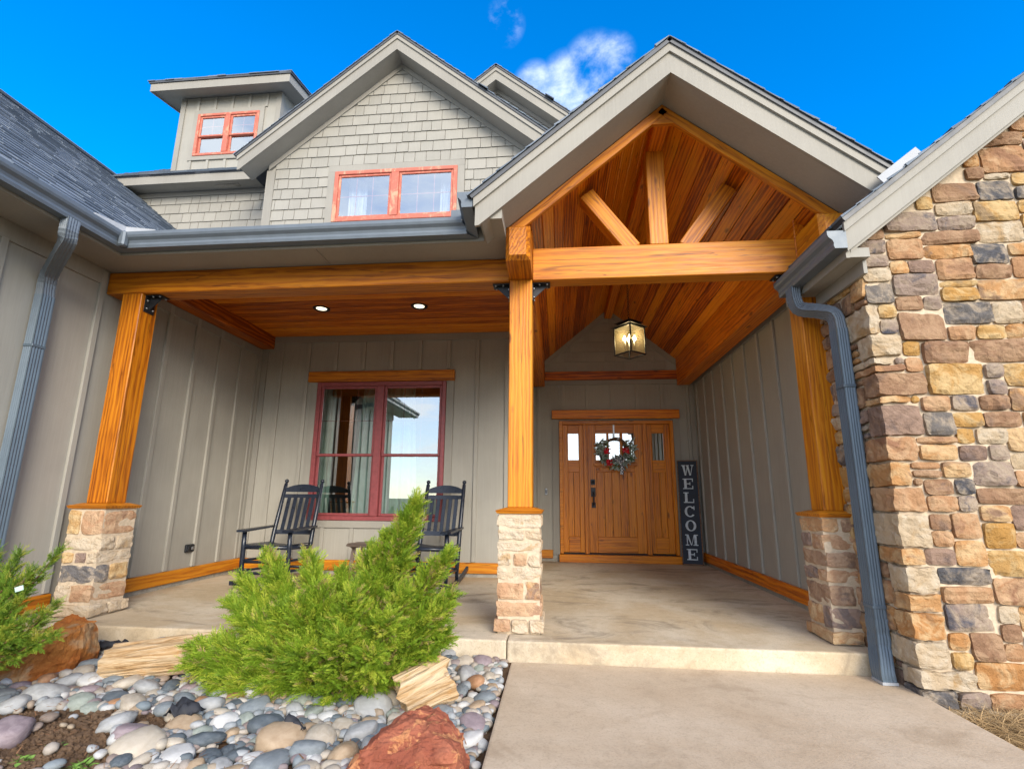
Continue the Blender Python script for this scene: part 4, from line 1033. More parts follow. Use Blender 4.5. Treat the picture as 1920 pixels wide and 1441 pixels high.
def letter(ch):
    """slab-serif capital in a unit box as a list of polygons"""
    B = lambda x0, y0, x1, y1: [(x0, y0), (x1, y0), (x1, y1), (x0, y1)]
    Q = lambda x0, x1, xa, xb: [(x0, 0), (x1, 0), (xb, 1), (xa, 1)]
    t = .09
    if ch == 'E': return [B(.14, 0, .36, 1), B(.02, 0, .14, t), B(.02, 1-t, .14, 1), B(.36, 0, .92, t), B(.36, 1-t, .92, 1), B(.84, t, .92, .32), B(.84, .70, .92, 1-t), B(.36, .46, .62, .55), B(.62, .36, .68, .65)]
    if ch == 'L': return [B(.14, 0, .36, 1), B(.02, 0, .14, t), B(.02, 1-t, .14, 1), B(.36, 1-t, .48, 1), B(.36, 0, .92, t), B(.84, t, .92, .36)]
    if ch == 'W': return [[(.24, 0), (.36, 0), (.26, .93), (.06, .93)], [(.30, 0), (.36, 0), (.55, .93), (.49, .93)], [(.66, 0), (.78, 0), (.60, .93), (.42, .93)], [(.72, 0), (.78, 0), (.97, .93), (.91, .93)], B(-.04, .93, .36, 1), B(.40, .93, .66, 1), B(.80, .93, 1.06, 1)]
    if ch == 'M': return [B(.08, t, .15, 1-t), B(.72, t, .92, 1-t), B(-.04, 0, .26, t), B(.62, 0, 1.04, t), B(-.04, 1-t, .24, 1), B(.74, 1-t, 1.04, 1), [(.42, .02), (.50, .02), (.24, 1), (.06, 1)], [(.46, .02), (.50, .02), (.76, 1), (.70, 1)]]
    n = 28; out = []
    a0, a1 = (38, 322) if ch == 'C' else (0, 360)
    for k in range(n):
        A = [R(a0+(a1-a0)*(k+q)/n) for q in (0, 1)]
        ring = [(.5+.46*math.cos(A[0]), .5+.51*math.sin(A[0])), (.5+.46*math.cos(A[1]), .5+.51*math.sin(A[1])), (.5+.25*math.cos(A[1]), .5+.42*math.sin(A[1])), (.5+.25*math.cos(A[0]), .5+.42*math.sin(A[0]))]
        out.append(ring)
    if ch == 'C': out.append(B(.82, .66, .90, 1.0))
    return out
LH, LWd = .158, .165
for i, ch in enumerate('WELCOME'):
    zt = SH-.075-i*.2075; bm = bmesh.new()
    for q, poly in enumerate(letter(ch)):
        dy = -.0012-.0002*(q % 5)
        vv = [bm.verts.new(((x-.5)*LWd, dy, zt-LH+y*LH)) for x, y in poly]; bm.faces.new(vv)
    o = sp('letter', bm_mesh(bm, M['letter'])); o['label'] = f'pale grey serif letter {ch}'

t = thing('wall_outlet', 'dark weatherproof outlet cover low on the left porch wall', 'outlet', (XW, 5.336, .377))
put('cover', boxmesh(XW+.001, XW+.028, 5.27, 5.40, .335, .42, M['black'], .008), t); put('lid', boxmesh(XW+.029, XW+.040, 5.282, 5.335, .345, .41, M['black'], .005), t); put('latch', boxmesh(XW+.029, XW+.036, 5.345, 5.39, .36, .395, M['steel'], .004), t)
t = thing('doorbell', 'small oval doorbell on the grey wall left of the front door', 'doorbell', (-.181, YD, 1.06))
bm = bmesh.new(); N_ = 20; rg = [[bm.verts.new((-.181+r*math.cos(2*math.pi*k/N_), YD-y, 1.06+1.0*r*math.sin(2*math.pi*k/N_)+(.035 if math.sin(2*math.pi*k/N_) > 0 else -.035))) for k in range(N_)] for r, y in ((.022, .001), (.021, .010), (.014, .013))]
for A_, B_ in zip(rg, rg[1:]):
    for k in range(N_): bm.faces.new((A_[k], A_[(k+1) % N_], B_[(k+1) % N_], B_[k]))
bm.faces.new(rg[-1]); put('plate', bm_mesh(bm, M['steel']), t); put('button', boxmesh(-.189, -.173, YD-.02, YD-.0135, 1.03, 1.09, M['black'], .004), t)

# ------------------------------------------------------------------ rocking chairs and table
def rocking_chair(label, loc, rz):
    c = thing('rocking_chair', label, 'rocking chair', loc, rz, 'black rocking chairs on the porch')
    cm_ = M['chair']
    def tb(nm, pts, r, sides=10): return tube(nm, pts, [q*1.22 for q in r] if isinstance(r, list) else r*1.2, cm_, c, sides, True)
    def rockz(y): return .022 + .115*((y-.02)/.62)**2
    for s in (-1, 1):
        x = s*.255
        arc = [(x, y, rockz(y)) for y in np.linspace(-.40, .60, 15)]
        bm = bmesh.new(); prev = None
        for (px, py, pz) in arc:
            q = [bm.verts.new((px+dx, py, pz+dz)) for dx, dz in ((-.016, -.021), (.016, -.021), (.016, .021), (-.016, .021))]
            if prev:
                for k in range(4): bm.faces.new((prev[k], prev[(k+1) % 4], q[(k+1) % 4], q[k]))
            else: bm.faces.new(q[::-1])
            prev = q
        bm.faces.new(prev); put('rocker', bm_mesh(bm, cm_), c, None, True)
        tb('front_leg', [(x, -.235, rockz(-.235)), (x, -.240, .20), (x, -.245, .42), (x, -.25, .575)], [.014, .021, .021, .019])
        p = tb('back_post', [(x*.93, .215, rockz(.215)), (x*.93, .235, .25), (x*.92, .30, .55), (x*.90, .455, 1.10), (x*.90, .46, 1.118)], [.014, .021, .021, .018, .010])
        bm = bmesh.new(); bmesh.ops.create_uvsphere(bm, u_segments=10, v_segments=7, radius=.025, matrix=Matrix.Translation((x*.90, .465, 1.137))); put('finial', bm_mesh(bm, cm_, True), p, Matrix.Identity(4), True) if False else put('finial', bm_mesh(bm, cm_, True), c, None, True)
        bm = bmesh.new(); prof = [(-.05, -.335), (.035, -.345), (.055, -.29), (.045, -.1), (.02, .33), (-.03, .33), (-.045, -.1)]
        A = [bm.verts.new((x+s*a, b, .578+.03*(b+.3))) for a, b in prof]; B = [bm.verts.new((x+s*a, b, .600+.03*(b+.3))) for a, b in prof]
        bm.faces.new(A[::-1]); bm.faces.new(B)
        for k in range(7): bm.faces.new((A[k], A[(k+1) % 7], B[(k+1) % 7], B[k]))
        put('armrest', bm_mesh(bm, cm_), c, None, True)
        for z in (.17, .28): tb('stretcher', [(x, -.24, z), (x*.93, .235, z-.02)], .011, 8)
        tb('seat_rail', [(x*.98, -.245, .415), (x*.95, .27, .385)], .018)
    for z, r in ((.15, .013), (.265, .013), (.415, .018)): tb('stretcher', [(-.255, -.24, z), (.255, -.24, z)], r, 8)
    for z in (.16, .385): tb('stretcher', [(-.237, .245, z), (.237, .245, z)], .012, 8)
    for k in range(12):                       # woven seat strips with a dip
        y = -.225+.041*k; pts = [(x, y, .425-.0005*k*2.2-.028*math.cos(x/.255*math.pi/2)+.012) for x in np.linspace(-.255, .255, 9)]
        bm = bmesh.new(); prev = None
        for (px, py, pz) in pts:
            q = [bm.verts.new((px, py+dy, pz+dz)) for dy, dz in ((-.018, 0), (.018, 0), (.018, .010), (-.018, .010))]
            if prev:
                for e in range(4): bm.faces.new((prev[e], prev[(e+1) % 4], q[(e+1) % 4], q[e]))
            else: bm.faces.new(q[::-1])
            prev = q
        bm.faces.new(prev); put('seat_strip', bm_mesh(bm, cm_), c, None, True)
    def by(z): return .30+(z-.55)*.155/.55
    def rail(nm, z0, z1, arch=0.0):
        bm = bmesh.new(); xs = np.linspace(-.225, .225, 13); A = []
        for x in xs:
            top = z1-arch*(abs(x)/.225)**2.2; dpt = .018*math.cos(x/.225*math.pi/2)
            A.append([bm.verts.new((x, by(z)+dy+dpt, z)) for z, dy in ((z0, -.009), (z0, .009), (top, .009), (top, -.009))])
        for P_, Q_ in zip(A, A[1:]):
            for e in range(4): bm.faces.new((P_[e], P_[(e+1) % 4], Q_[(e+1) % 4], Q_[e]))
        bm.faces.new(A[0][::-1]); bm.faces.new(A[-1]); put(nm, bm_mesh(bm, cm_), c, None, True)
    rail('lower_back_rail', .515, .565); rail('upper_back_rail', .935, .980); rail('crest_rail', 1.005, 1.100, .055)
    for k in range(5):
        x = -.15+.075*k; dpt = .018*math.cos(x/.225*math.pi/2)
        member('back_slat', (x, by(.56)+dpt, .56), (x, by(.94)+dpt, .94), .044, .012, cm_, c, up=(0, 1, 0), bev=.002, local=True)
    return c
rocking_chair('black wooden rocking chair at the left corner of the porch, left of the window', (-3.11, 5.43, 0), R(1))
rocking_chair('black wooden rocking chair right of the side table, half hidden behind the juniper', (-1.40, 5.55, 0), R(-5))
M['tabletop'] = wood('table_wood', (.05, .035, .025), (.11, .08, .06), (.17, .13, .10), .7)
tt = thing('side_table', 'small round brown slatted side table between the two rocking chairs', 'side table', (-2.13, 5.62, 0))
for k in range(6):
    y = -.2+.08*k; hwid = math.sqrt(max(.004, .245**2-y*y)); member('top_slat', (-hwid, y, .425), (hwid, y, .425), .076, .024, M['tabletop'], tt, local=True)
for a in (-1, 1):
    member('batten', (a*.12, -.19, .405), (a*.12, .19, .405), .05, .016, M['tabletop'], tt, local=True)
    for b in (-1, 1): member('leg', (a*.13, b*.13, .395), (a*.17, b*.16, 0), .04, .03, M['tabletop'], tt, up=(0, 1, 0), local=True)
    member('stretcher', (a*.145, -.14, .2), (a*.145, .14, .2), .03, .02, M['tabletop'], tt, local=True)

# ------------------------------------------------------------------ boulders and petrified logs
def hullrock(name, pts, mat, cuts, amp, freq, seed, sharp=True):
    bm = bmesh.new()
    for p in pts: bm.verts.new(p)
    r_ = bmesh.ops.convex_hull(bm, input=bm.verts)
    bmesh.ops.delete(bm, geom=[v for v in bm.verts if not v.link_faces], context='VERTS')
    bmesh.ops.triangulate(bm, faces=bm.faces)
    for _ in range(cuts): bmesh.ops.subdivide_edges(bm, edges=list(bm.edges), cuts=1, use_grid_fill=True)
    so = Vector((seed, seed*2.3, seed*.7)); bm.normal_update()
    for v in bm.verts:
        n = mnoise.fractal(v.co*freq+so, .7, 2.1, 6)
        q = v.co*freq*1.1+so; st = mnoise.cell(Vector((q.x+q.z*.8, q.y*.7-q.z, 0)))*.5+mnoise.cell(q*1.9)*.4
        rg_n = abs(mnoise.noise(v.co*freq*2.2+so))
        v.co += v.normal*(amp*n - amp*.9*rg_n + amp*st)
    return put(name, bm_mesh(bm, mat, False))
M['orange_rock'] = stone_mat('orange_rock', ((.33, .098, .018), (.42, .16, .035), (.45, .30, .16)), 4.5)
def redrock(g):
    v, rnd = coords(g, False); n1 = g.noise(v, 4, 7, .65, .8); n2 = g.noise(v, 9, 6, .6, 1.2); n3 = g.noise(v, 45, 6, .7)
    c = g.mix(g.mr(n1, .35, .65), (.28, .080, .045), (.40, .135, .075)); c = g.mix(g.mr(n2, .56, .61), c, (.52, .225, .10)); c = g.mix(g.math('MULTIPLY', g.mr(n3, .52, .7), .5), c, (.12, .03, .02))
    return pbsdf(g, c, .88, g.math('ADD', n3, g.math('MULTIPLY', n1, 1.2)), .9, .02, 0, .25)
M['red_rock'] = material('red_rock', redrock)
OB = (-.24, -.10, -.035)
o = hullrock('boulder', [tuple(a+b for a, b in zip(p, OB)) for p in [(-3.52,3.02,-.24),(-3.02,2.98,-.24),(-2.86,3.22,-.24),(-2.86,3.46,-.22),(-3.4,3.5,-.24),(-3.60,3.2,-.22),(-3.47,3.08,-.13),(-3.30,3.08,-.02),(-3.05,3.03,-.03),(-2.90,3.16,.02),(-2.83,3.22,.145),(-2.88,3.40,.17),(-3.10,3.44,.165),(-3.16,3.22,.105),(-2.86,3.12,.10),(-3.30,3.42,.05)]], M['orange_rock'], 4, .022, 5.0, 3)
tag(o, 'large angular orange brown boulder at the left, in front of the porch step', 'boulder')
o = hullrock('boulder', [(-.90,2.06,-.24),(-.40,2.10,-.24),(-.38,2.40,-.24),(-.80,2.50,-.24),(-.92,2.30,-.22),(-.72,2.44,-.03),(-.60,2.42,.035),(-.50,2.40,.0),(-.41,2.30,-.02),(-.40,2.12,-.02),(-.62,2.22,.055),(-.80,2.12,-.02),(-.70,2.48,-.06),(-.85,2.3,-.10)], M['red_rock'], 4, .020, 6.0, 8)
tag(o, 'rough red boulder with pale patches at the bottom of the rock bed', 'boulder')
def petri(g):
    v, rnd = coords(g)
    st = g.noise(g.vm('MULTIPLY', v, (1.6, 16, 16)), 2.0, 7, .65, .7); b = g.noise(v, 5, 5, .6); cr = g.noise(g.vm('MULTIPLY', v, (2.5, 40, 40)), 1.0, 4)
    c = g.ramp(st, ((.30, (.17, .085, .03)), (.43, (.42, .26, .12)), (.56, (.55, .40, .24)), (.8, (.62, .50, .35))))
    c = g.mix(g.math('MULTIPLY', g.mr(b, .56, .70), .7), c, (.52, .25, .06)); c = g.mix(g.math('MULTIPLY', g.mr(cr, .60, .68), .6), c, (.20, .13, .08))
    return pbsdf(g, c, .85, g.math('ADD', st, cr), .9, .02, 0, .3)
M['petri'] = material('petrified_wood', petri)
def log(name, p0, p1, r0, r1, seed, label, up=(0, 0, 1)):
    p0, p1 = Vector(p0), Vector(p1); L = (p1-p0).length; rr = random.Random(seed); nL, nA = 26, 30; vs, fs = [], []
    for i in range(nL):
        t = i/(nL-1); r = r0+(r1-r0)*t
        for k in range(nA):
            a = 2*math.pi*k/nA
            fl = r*(1-.10*abs(mnoise.noise(Vector((math.cos(a)*4, math.sin(a)*4, t*2+seed*3))))+.22*mnoise.noise(Vector((math.cos(a)*1.6, math.sin(a)*1.6, seed)))+.10*mnoise.noise(Vector((math.cos(a)*5, math.sin(a)*5, t*1.2+seed)))+.05*mnoise.noise(Vector((math.cos(a)*11, math.sin(a)*11, t*3+seed))))
            x = (t-.5)*L + (.055*mnoise.noise(Vector((math.cos(a)*2.2, math.sin(a)*2.2, seed+9))) if i in (0, nL-1) else 0)
            vs.append((x, fl*math.cos(a), fl*math.sin(a)*.85))
    for i in range(nL-1):
        for k in range(nA): fs.append((i*nA+k, i*nA+(k+1) % nA, (i+1)*nA+(k+1) % nA, (i+1)*nA+k))
    for i, fl in ((0, 1), (nL-1, -1)):
        c = len(vs); vs.append(((-.5 if i == 0 else .5)*L, 0, 0))
        fs += [(i*nA+(k+1) % nA, i*nA+k, c)[::fl] for k in range(nA)]
    mw = frame_from(p1-p0, up); mw.translation = (p0+p1)/2
    return tag(put(name, me(vs, fs, M['petri']), None, mw), label, 'petrified log')
log('petrified_log', (-2.80, 3.10, -.075), (-2.12, 3.20, .0), .125, .135, 4, 'long pale petrified log lying left of the juniper')
log('petrified_log', (-.86, 2.85, -.10), (-.64, 2.98, -.02), .125, .145, 12, 'short upright chunk of golden petrified wood right of the juniper', (0, -.4, 1))

# ------------------------------------------------------------------ river rocks
def pebble_mat(name, a, b, sp=.35):
    def fn(g):
        v, rnd = coords(g); n1 = g.noise(v, 2.2, 5, .6, .5); n2 = g.noise(v, 14, 5, .75)
        c = g.mix(g.mr(n1, .3, .7), a, b); c = g.mix(g.math('MULTIPLY', g.mr(n2, .52, .72), sp), c, tuple(x*.6 for x in a))
        c = g.mix(g.math('MULTIPLY', rnd, .35), c, tuple(min(1, x*1.3) for x in b))
        return pbsdf(g, c, .62, n2, .25, .02, 0, .4)
    return material('pebble_'+name, fn)
PEB = {'blue grey': pebble_mat('bluegrey', (0.124, 0.144, 0.156), (0.192, 0.212, 0.220)), 'dark grey': pebble_mat('dark', (0.052, 0.068, 0.080), (0.104, 0.120, 0.132)), 'pale grey': pebble_mat('pale', (0.248, 0.248, 0.240), (0.344, 0.344, 0.336)),
       'white': pebble_mat('white', (0.400, 0.392, 0.372), (0.496, 0.488, 0.468), .25), 'tan': pebble_mat('tan', (0.288, 0.200, 0.120), (0.376, 0.280, 0.184)), 'beige': pebble_mat('beige', (0.352, 0.296, 0.224), (0.448, 0.392, 0.312)),
       'mauve': pebble_mat('mauve', (0.184, 0.140, 0.152), (0.280, 0.224, 0.232)), 'greenish': pebble_mat('green', (0.176, 0.200, 0.168), (0.272, 0.296, 0.256)), 'rusty': pebble_mat('rusty', (0.272, 0.128, 0.060), (0.368, 0.208, 0.112))}
PW = {'blue grey': 5, 'dark grey': 3, 'pale grey': 5, 'white': 2, 'tan': 5, 'beige': 6, 'mauve': 2.5, 'greenish': 3, 'rusty': .8}
def pebshape(seed, sub=3):
    rr = random.Random(seed); bm = bmesh.new(); bmesh.ops.create_icosphere(bm, subdivisions=sub, radius=1.0)
    so = Vector((seed*5.1, seed*3.3, 1)); pe = rr.uniform(1.0, 1.25)
    for v in bm.verts:
        n = v.co.normalized(); k = 1+.17*mnoise.noise(n*1.1+so)+.10*mnoise.noise(n*2.1+so)+.03*mnoise.noise(n*4.5+so)
        v.co = Vector((math.copysign(abs(n.x)**(1/pe), n.x), math.copysign(abs(n.y)**(1/pe), n.y), math.copysign(abs(n.z)**(1/pe), n.z)))*k
    return bm
SHAPES = {c: [bm_mesh(pebshape(i+hash(c[0]) % 7), PEB[c], True) for i in range(3)] for c in PEB} if False else {c: [bm_mesh(pebshape(3*j+i), PEB[c], True) for i in range(3)] for j, c in enumerate(PEB)}
rp = random.Random(21)
def ground_px(px, py, z=-.15):
    d = pixdir(px, py); t = (z-EYE)/d.z; return d.x*t, d.y*t
SOILP = [ground_px(*p) for p in ((-160, 1352), (40, 1330), (150, 1322), (300, 1334), (350, 1352), (300, 1372), (225, 1366), (205, 1388), (240, 1400), (185, 1446), (120, 1500), (-160, 1500))]
def soil_patch(x, y):
    x += .03*mnoise.noise(Vector((x*9, y*9, 0))); y += .03*mnoise.noise(Vector((x*9, y*9, 5))); hit = False
    for (ax, ay), (bx_, by_) in zip(SOILP, SOILP[1:]+SOILP[:1]):
        if (ay > y) != (by_ > y) and x < (bx_-ax)*(y-ay)/(by_-ay)+ax: hit = not hit
    return hit
def blocked(x, y, r):
    if ((x+3.44)/.40)**2+((y-3.25)/.24)**2 < 1: return True
    if ((x+.65)/.28)**2+((y-2.28)/.24)**2 < 1: return True
    if ((x+.75)/.17)**2+((y-2.92)/.13)**2 < 1: return True
    if -2.74 < x < -2.15 and abs(y-(3.12+(x+2.76)*.12)) < .10: return True
    return False
def in_bed(x, y): return -4.0 < x < -.36 and 1.95 < y < 3.58
placed = []
def try_place(r, tries, overlap=.80, soilok=.0):
    for _ in range(tries):
        x, y = rp.uniform(-3.9, -.34), rp.uniform(1.95, 3.60)
        if not in_bed(x, y) or x > -.345-r or y > 3.605-r or blocked(x, y, r): continue
        p = Vector((0, 0, 0)); 
        if soil_patch(x, y) and rp.random() > soilok: continue
        if abs(x/ max(y, .1)) > 1.15: continue
        if all((x-a)**2+(y-b)**2 > ((r+c)*overlap)**2 for a, b, c in placed): placed.append((x, y, r)); return x, y
    return None
def landmark(x, y):
    if x > -.66 and y > 2.55: return 'beside the walkway edge'
    if x > -.66: return 'between red boulder and walkway'
    if -1.0 < x <= -.66 and y > 2.7: return 'around the upright petrified chunk'
    if x < -2.75 and y < 3.05: return 'in front of the orange boulder'
    if -2.85 < x < -2.1 and 2.75 < y < 3.12: return 'by the long petrified log'
    if y > 3.3: return 'against the porch step'
    if -2.1 <= x <= -1.0 and y > 2.62: return 'at the foot of the juniper'
    if x < -1.75: return 'beside the bare soil patch'
    return 'left of the red boulder'
hero = [(82,1310,.115,'pale grey'),(215,1310,.075,'dark grey'),(275,1290,.10,'pale grey'),(240,1285,.10,'beige'),(490,1300,.10,'white'),(475,1332,.085,'blue grey'),(530,1395,.115,'tan'),(300,1210,.085,'blue grey'),(345,1362,.085,'tan'),(700,1330,.11,'pale grey'),(905,1357,.085,'mauve'),(875,1278,.075,'pale grey'),(905,1255,.07,'mauve'),(915,1315,.065,'blue grey'),(260,1408,.11,'beige'),(330,1420,.075,'white'),(215,1373,.08,'pale grey'),(640,1366,.065,'beige'),(345,1315,.08,'blue grey'),(390,1330,.08,'pale grey'),(650,1318,.06,'dark grey'),(552,1335,.065,'pale grey'),(585,1335,.06,'greenish'),(420,1355,.065,'white'),(565,1357,.06,'blue grey'),(840,1245,.065,'pale grey')]
def rock(x, y, r, c, n_):
    a = rp.uniform(0, math.pi); fl = rp.uniform(.40, .62); w = rp.uniform(.66, .92)
    mw = Matrix.Translation((x, y, bed_h(x, y)+r*fl*.50+rp.uniform(.0, .014))) @ Matrix.Rotation(a, 4, 'Z') @ Matrix.Rotation(rp.uniform(-.38, .38), 4, 'X') @ Matrix.Rotation(rp.uniform(-.25, .25), 4, 'Y') @ Matrix.Diagonal((r, r*w, r*fl, 1))
    o = put('river_rock', rp.choice(SHAPES[c]), None, mw)
    sz = ('large' if r > .085 else 'medium' if r > .055 else 'small')+(' flat' if fl < .52 else ' plump' if fl > .60 else '')+(' long' if w < .73 else ' round' if w > .85 else '')
    return tag(o, f'{sz} {c} river rock {landmark(x, y)}', 'rock', 'river rocks in the planting bed')
nrock = 0
for px, py, r, c in hero:
    r *= 1.0
    d = pixdir(px, py); t = (-.16-EYE)/d.z; x, y = d.x*t, d.y*t
    if x > -.35-r: x = -.35-r
    placed.append((x, y, r)); rock(x, y, r, c, 0); nrock += 1
cols = list(PW)
while nrock < 300:
    r = rp.choice((.09, .08, .072, .065, .06, .056, .052, .05, .046, .043)) if nrock < 190 else rp.choice((.055, .05, .046, .042, .038))
    q = try_place(r, 200, .74, .01)
    if q is None: r = .03; q = try_place(r, 200, .62, .02)
    if q is None: break
    rock(q[0], q[1], r, rp.choices(cols, [PW[c] for c in cols])[0], 0); nrock += 1
same = {}
for o in list(COL.objects):
    if o.name.startswith('river_rock'): same.setdefault(o['label'], []).append(o)
for lab, os_ in same.items():
    if len(os_) > 1:
        os_.sort(key=lambda o: o.matrix_basis.translation.x); n_ = len(os_)
        ORD = ('first', 'second', 'third', 'fourth', 'fifth', 'sixth', 'seventh', 'eighth', 'ninth', 'tenth')
        for k_, o in enumerate(os_): o['label'] = lab+', '+(('left', 'right')[k_] if n_ == 2 else ('left', 'middle', 'right')[k_] if n_ == 3 else ORD[min(k_, 9)]+' from left')+(' one' if n_ < 4 else '')
# the rest: small pebbles in one object, each with its own colour
def small_pebbles(n):
    base = [pebshape(100+i, 2) for i in range(5)]; tv = []
    for b in base:
        b.verts.ensure_lookup_table(); tv.append((np.array([v.co[:] for v in b.verts]), [tuple(v.index for v in f_.verts) for f_ in b.faces])); b.free()
    vs, fs, k0 = [], [], 0
    for _ in range(n):
        while True:
            x, y = rp.uniform(-4.2, -.35), rp.uniform(1.9, 3.60)
            if abs(x/y) < 1.3 and not (soil_patch(x, y) and rp.random() > .04): break
        r = rp.uniform(.012, .040); v, f_ = tv[rp.randrange(5)]
        mw = np.array(Matrix.Rotation(rp.uniform(0, 6.3), 3, 'Z') @ Matrix.Rotation(rp.uniform(-.4, .4), 3, 'X')); 
        q = (v*np.array([r, r*rp.uniform(.6, .9), r*rp.uniform(.4, .7)])) @ mw.T + np.array([x, y, bed_h(x, y)+r*.35+rp.uniform(0, .022)])
        vs.append(q); fs += [tuple(a+k0 for a in t_) for t_ in f_]; k0 += len(q)
    def fn(g):
        isl = g.n('ShaderNodeNewGeometry').outputs['Random Per Island']; v = g.n('ShaderNodeTexCoord').outputs['Object']; n2 = g.noise(v, 90, 4, .7)
        c = g.ramp(isl, ((0, (0.070, 0.086, 0.098)), (.18, (0.156, 0.187, 0.203)), (.36, (0.343, 0.351, 0.351)), (.52, (0.484, 0.468, 0.437)), (.66, (0.312, 0.242, 0.164)), (.8, (0.203, 0.156, 0.164)), (1, (0.390, 0.343, 0.273))))
        c = g.mix(g.math('MULTIPLY', g.mr(n2, .5, .7), .3), c, (.14, .13, .12)); return pbsdf(g, c, .65, n2, .2, .01, 0, .4)
    o = put('small_pebbles', me(np.concatenate(vs), fs, material('pebble_mix', fn), True))
    tag(o, 'small mixed river pebbles filling the gaps of the rock bed', 'pebbles', kind='stuff')
small_pebbles(4200)
def clods(n):
    rr = random.Random(31); vs, fs, k0 = [], [], 0; b = pebshape(55, 1); b.verts.ensure_lookup_table(); tv = np.array([v.co[:] for v in b.verts]); tf = [tuple(v.index for v in f_.verts) for f_ in b.faces]; b.free(); i = 0
    while i < n:
        x, y = rr.uniform(-3.2, -1.5), rr.uniform(1.9, 2.9)
        if not soil_patch(x, y): continue
        i += 1; r = rr.choice((.003, .004, .005, .006, .008, .011, .016)) ; q = tv*np.array([[r*rr.uniform(.7, 1.3)]*len(tv), [r*rr.uniform(.7, 1.2)]*len(tv), [r*rr.uniform(.5, .9)]*len(tv)]).T*np.random.RandomState(i).uniform(.75, 1.25, (len(tv), 1))+np.array([x, y, bed_h(x, y)+r*.3])
        vs.append(q); fs += [tuple(a+k0 for a in t_) for t_ in tf]; k0 += len(q)
    tag(put('soil_clods', me(np.concatenate(vs), fs, M['soil'])), 'crumbly brown clods lying on the bare soil patch', 'soil', kind='stuff')
clods(3200)
# loose dry litter between the rocks
def litter():
    rr = random.Random(9); vs, fs = [], []
    for _ in range(900):
        x, y = rr.uniform(-3.4, -.38), rr.uniform(2.0, 3.2)
        if abs(x/y) > 1.2: continue
        if not (x > -2.0 or soil_patch(x, y)): continue
        if mnoise.noise(Vector((x*2.5, y*2.5, 7))) < -.05: continue
        a = rr.uniform(0, 6.3); L = rr.uniform(.012, .045); w = rr.uniform(.0015, .004); z = bed_h(x, y)+rr.uniform(.015, .06)
        d = Vector((math.cos(a), math.sin(a), rr.uniform(-.3, .3))); sd = Vector((-math.sin(a), math.cos(a), 0)); p = Vector((x, y, z)); k = len(vs)
        vs += [p-sd*w, p+sd*w, p+d*L+sd*w*.5+Vector((0, 0, .003)), p+d*L-sd*w*.5+Vector((0, 0, .003))]; fs.append((k, k+1, k+2, k+3))
    o = put('dry_litter', me(vs, fs, plain('litter', (.22, .105, .045), .9, 0, .4))); tag(o, 'brown dry needles and twigs scattered between the river rocks', 'litter', kind='stuff')
litter()
M['fabric'] = plain('weed_fabric', (.018, .019, .024), .75, 0, .3, .3, 30)
def scrap(px, py, z, L, w, label, seed):
    d = pixdir(px, py); t = (z-EYE)/d.z; c = Vector((d.x*t, d.y*t, z)); rr = random.Random(seed); nx, ny = 12, 8; vs, fs = [], []
    for j in range(ny):
        for i in range(nx):
            u, v = i/(nx-1)-.5, j/(ny-1)-.5; q = Vector((u*3+seed, v*3, seed))
            vs.append((c.x+u*L*(1+.3*mnoise.noise(q)), c.y+v*w*(1+.4*mnoise.noise(q+Vector((5, 0, 0)))), c.z+.05*mnoise.noise(q*1.6)+.045*math.cos(u*3)*math.cos(v*3)))
    for j in range(ny-1):
        for i in range(nx-1): fs.append((j*nx+i, j*nx+i+1, (j+1)*nx+i+1, (j+1)*nx+i))
    o = put('fabric_scrap', me(vs, fs, M['fabric'], True)); md = o.modifiers.new('solid', 'SOLIDIFY'); md.thickness = .003
    tag(o, label, 'fabric')
scrap(210, 1212, -.085, .28, .12, 'crumpled black weed fabric against the step beside the orange boulder', 2)
scrap(345, 1332, -.11, .16, .09, 'black weed fabric edge sticking out at the soil patch', 5)
scrap(545, 1368, -.115, .14, .06, 'black weed fabric scrap between rocks below the juniper', 9)

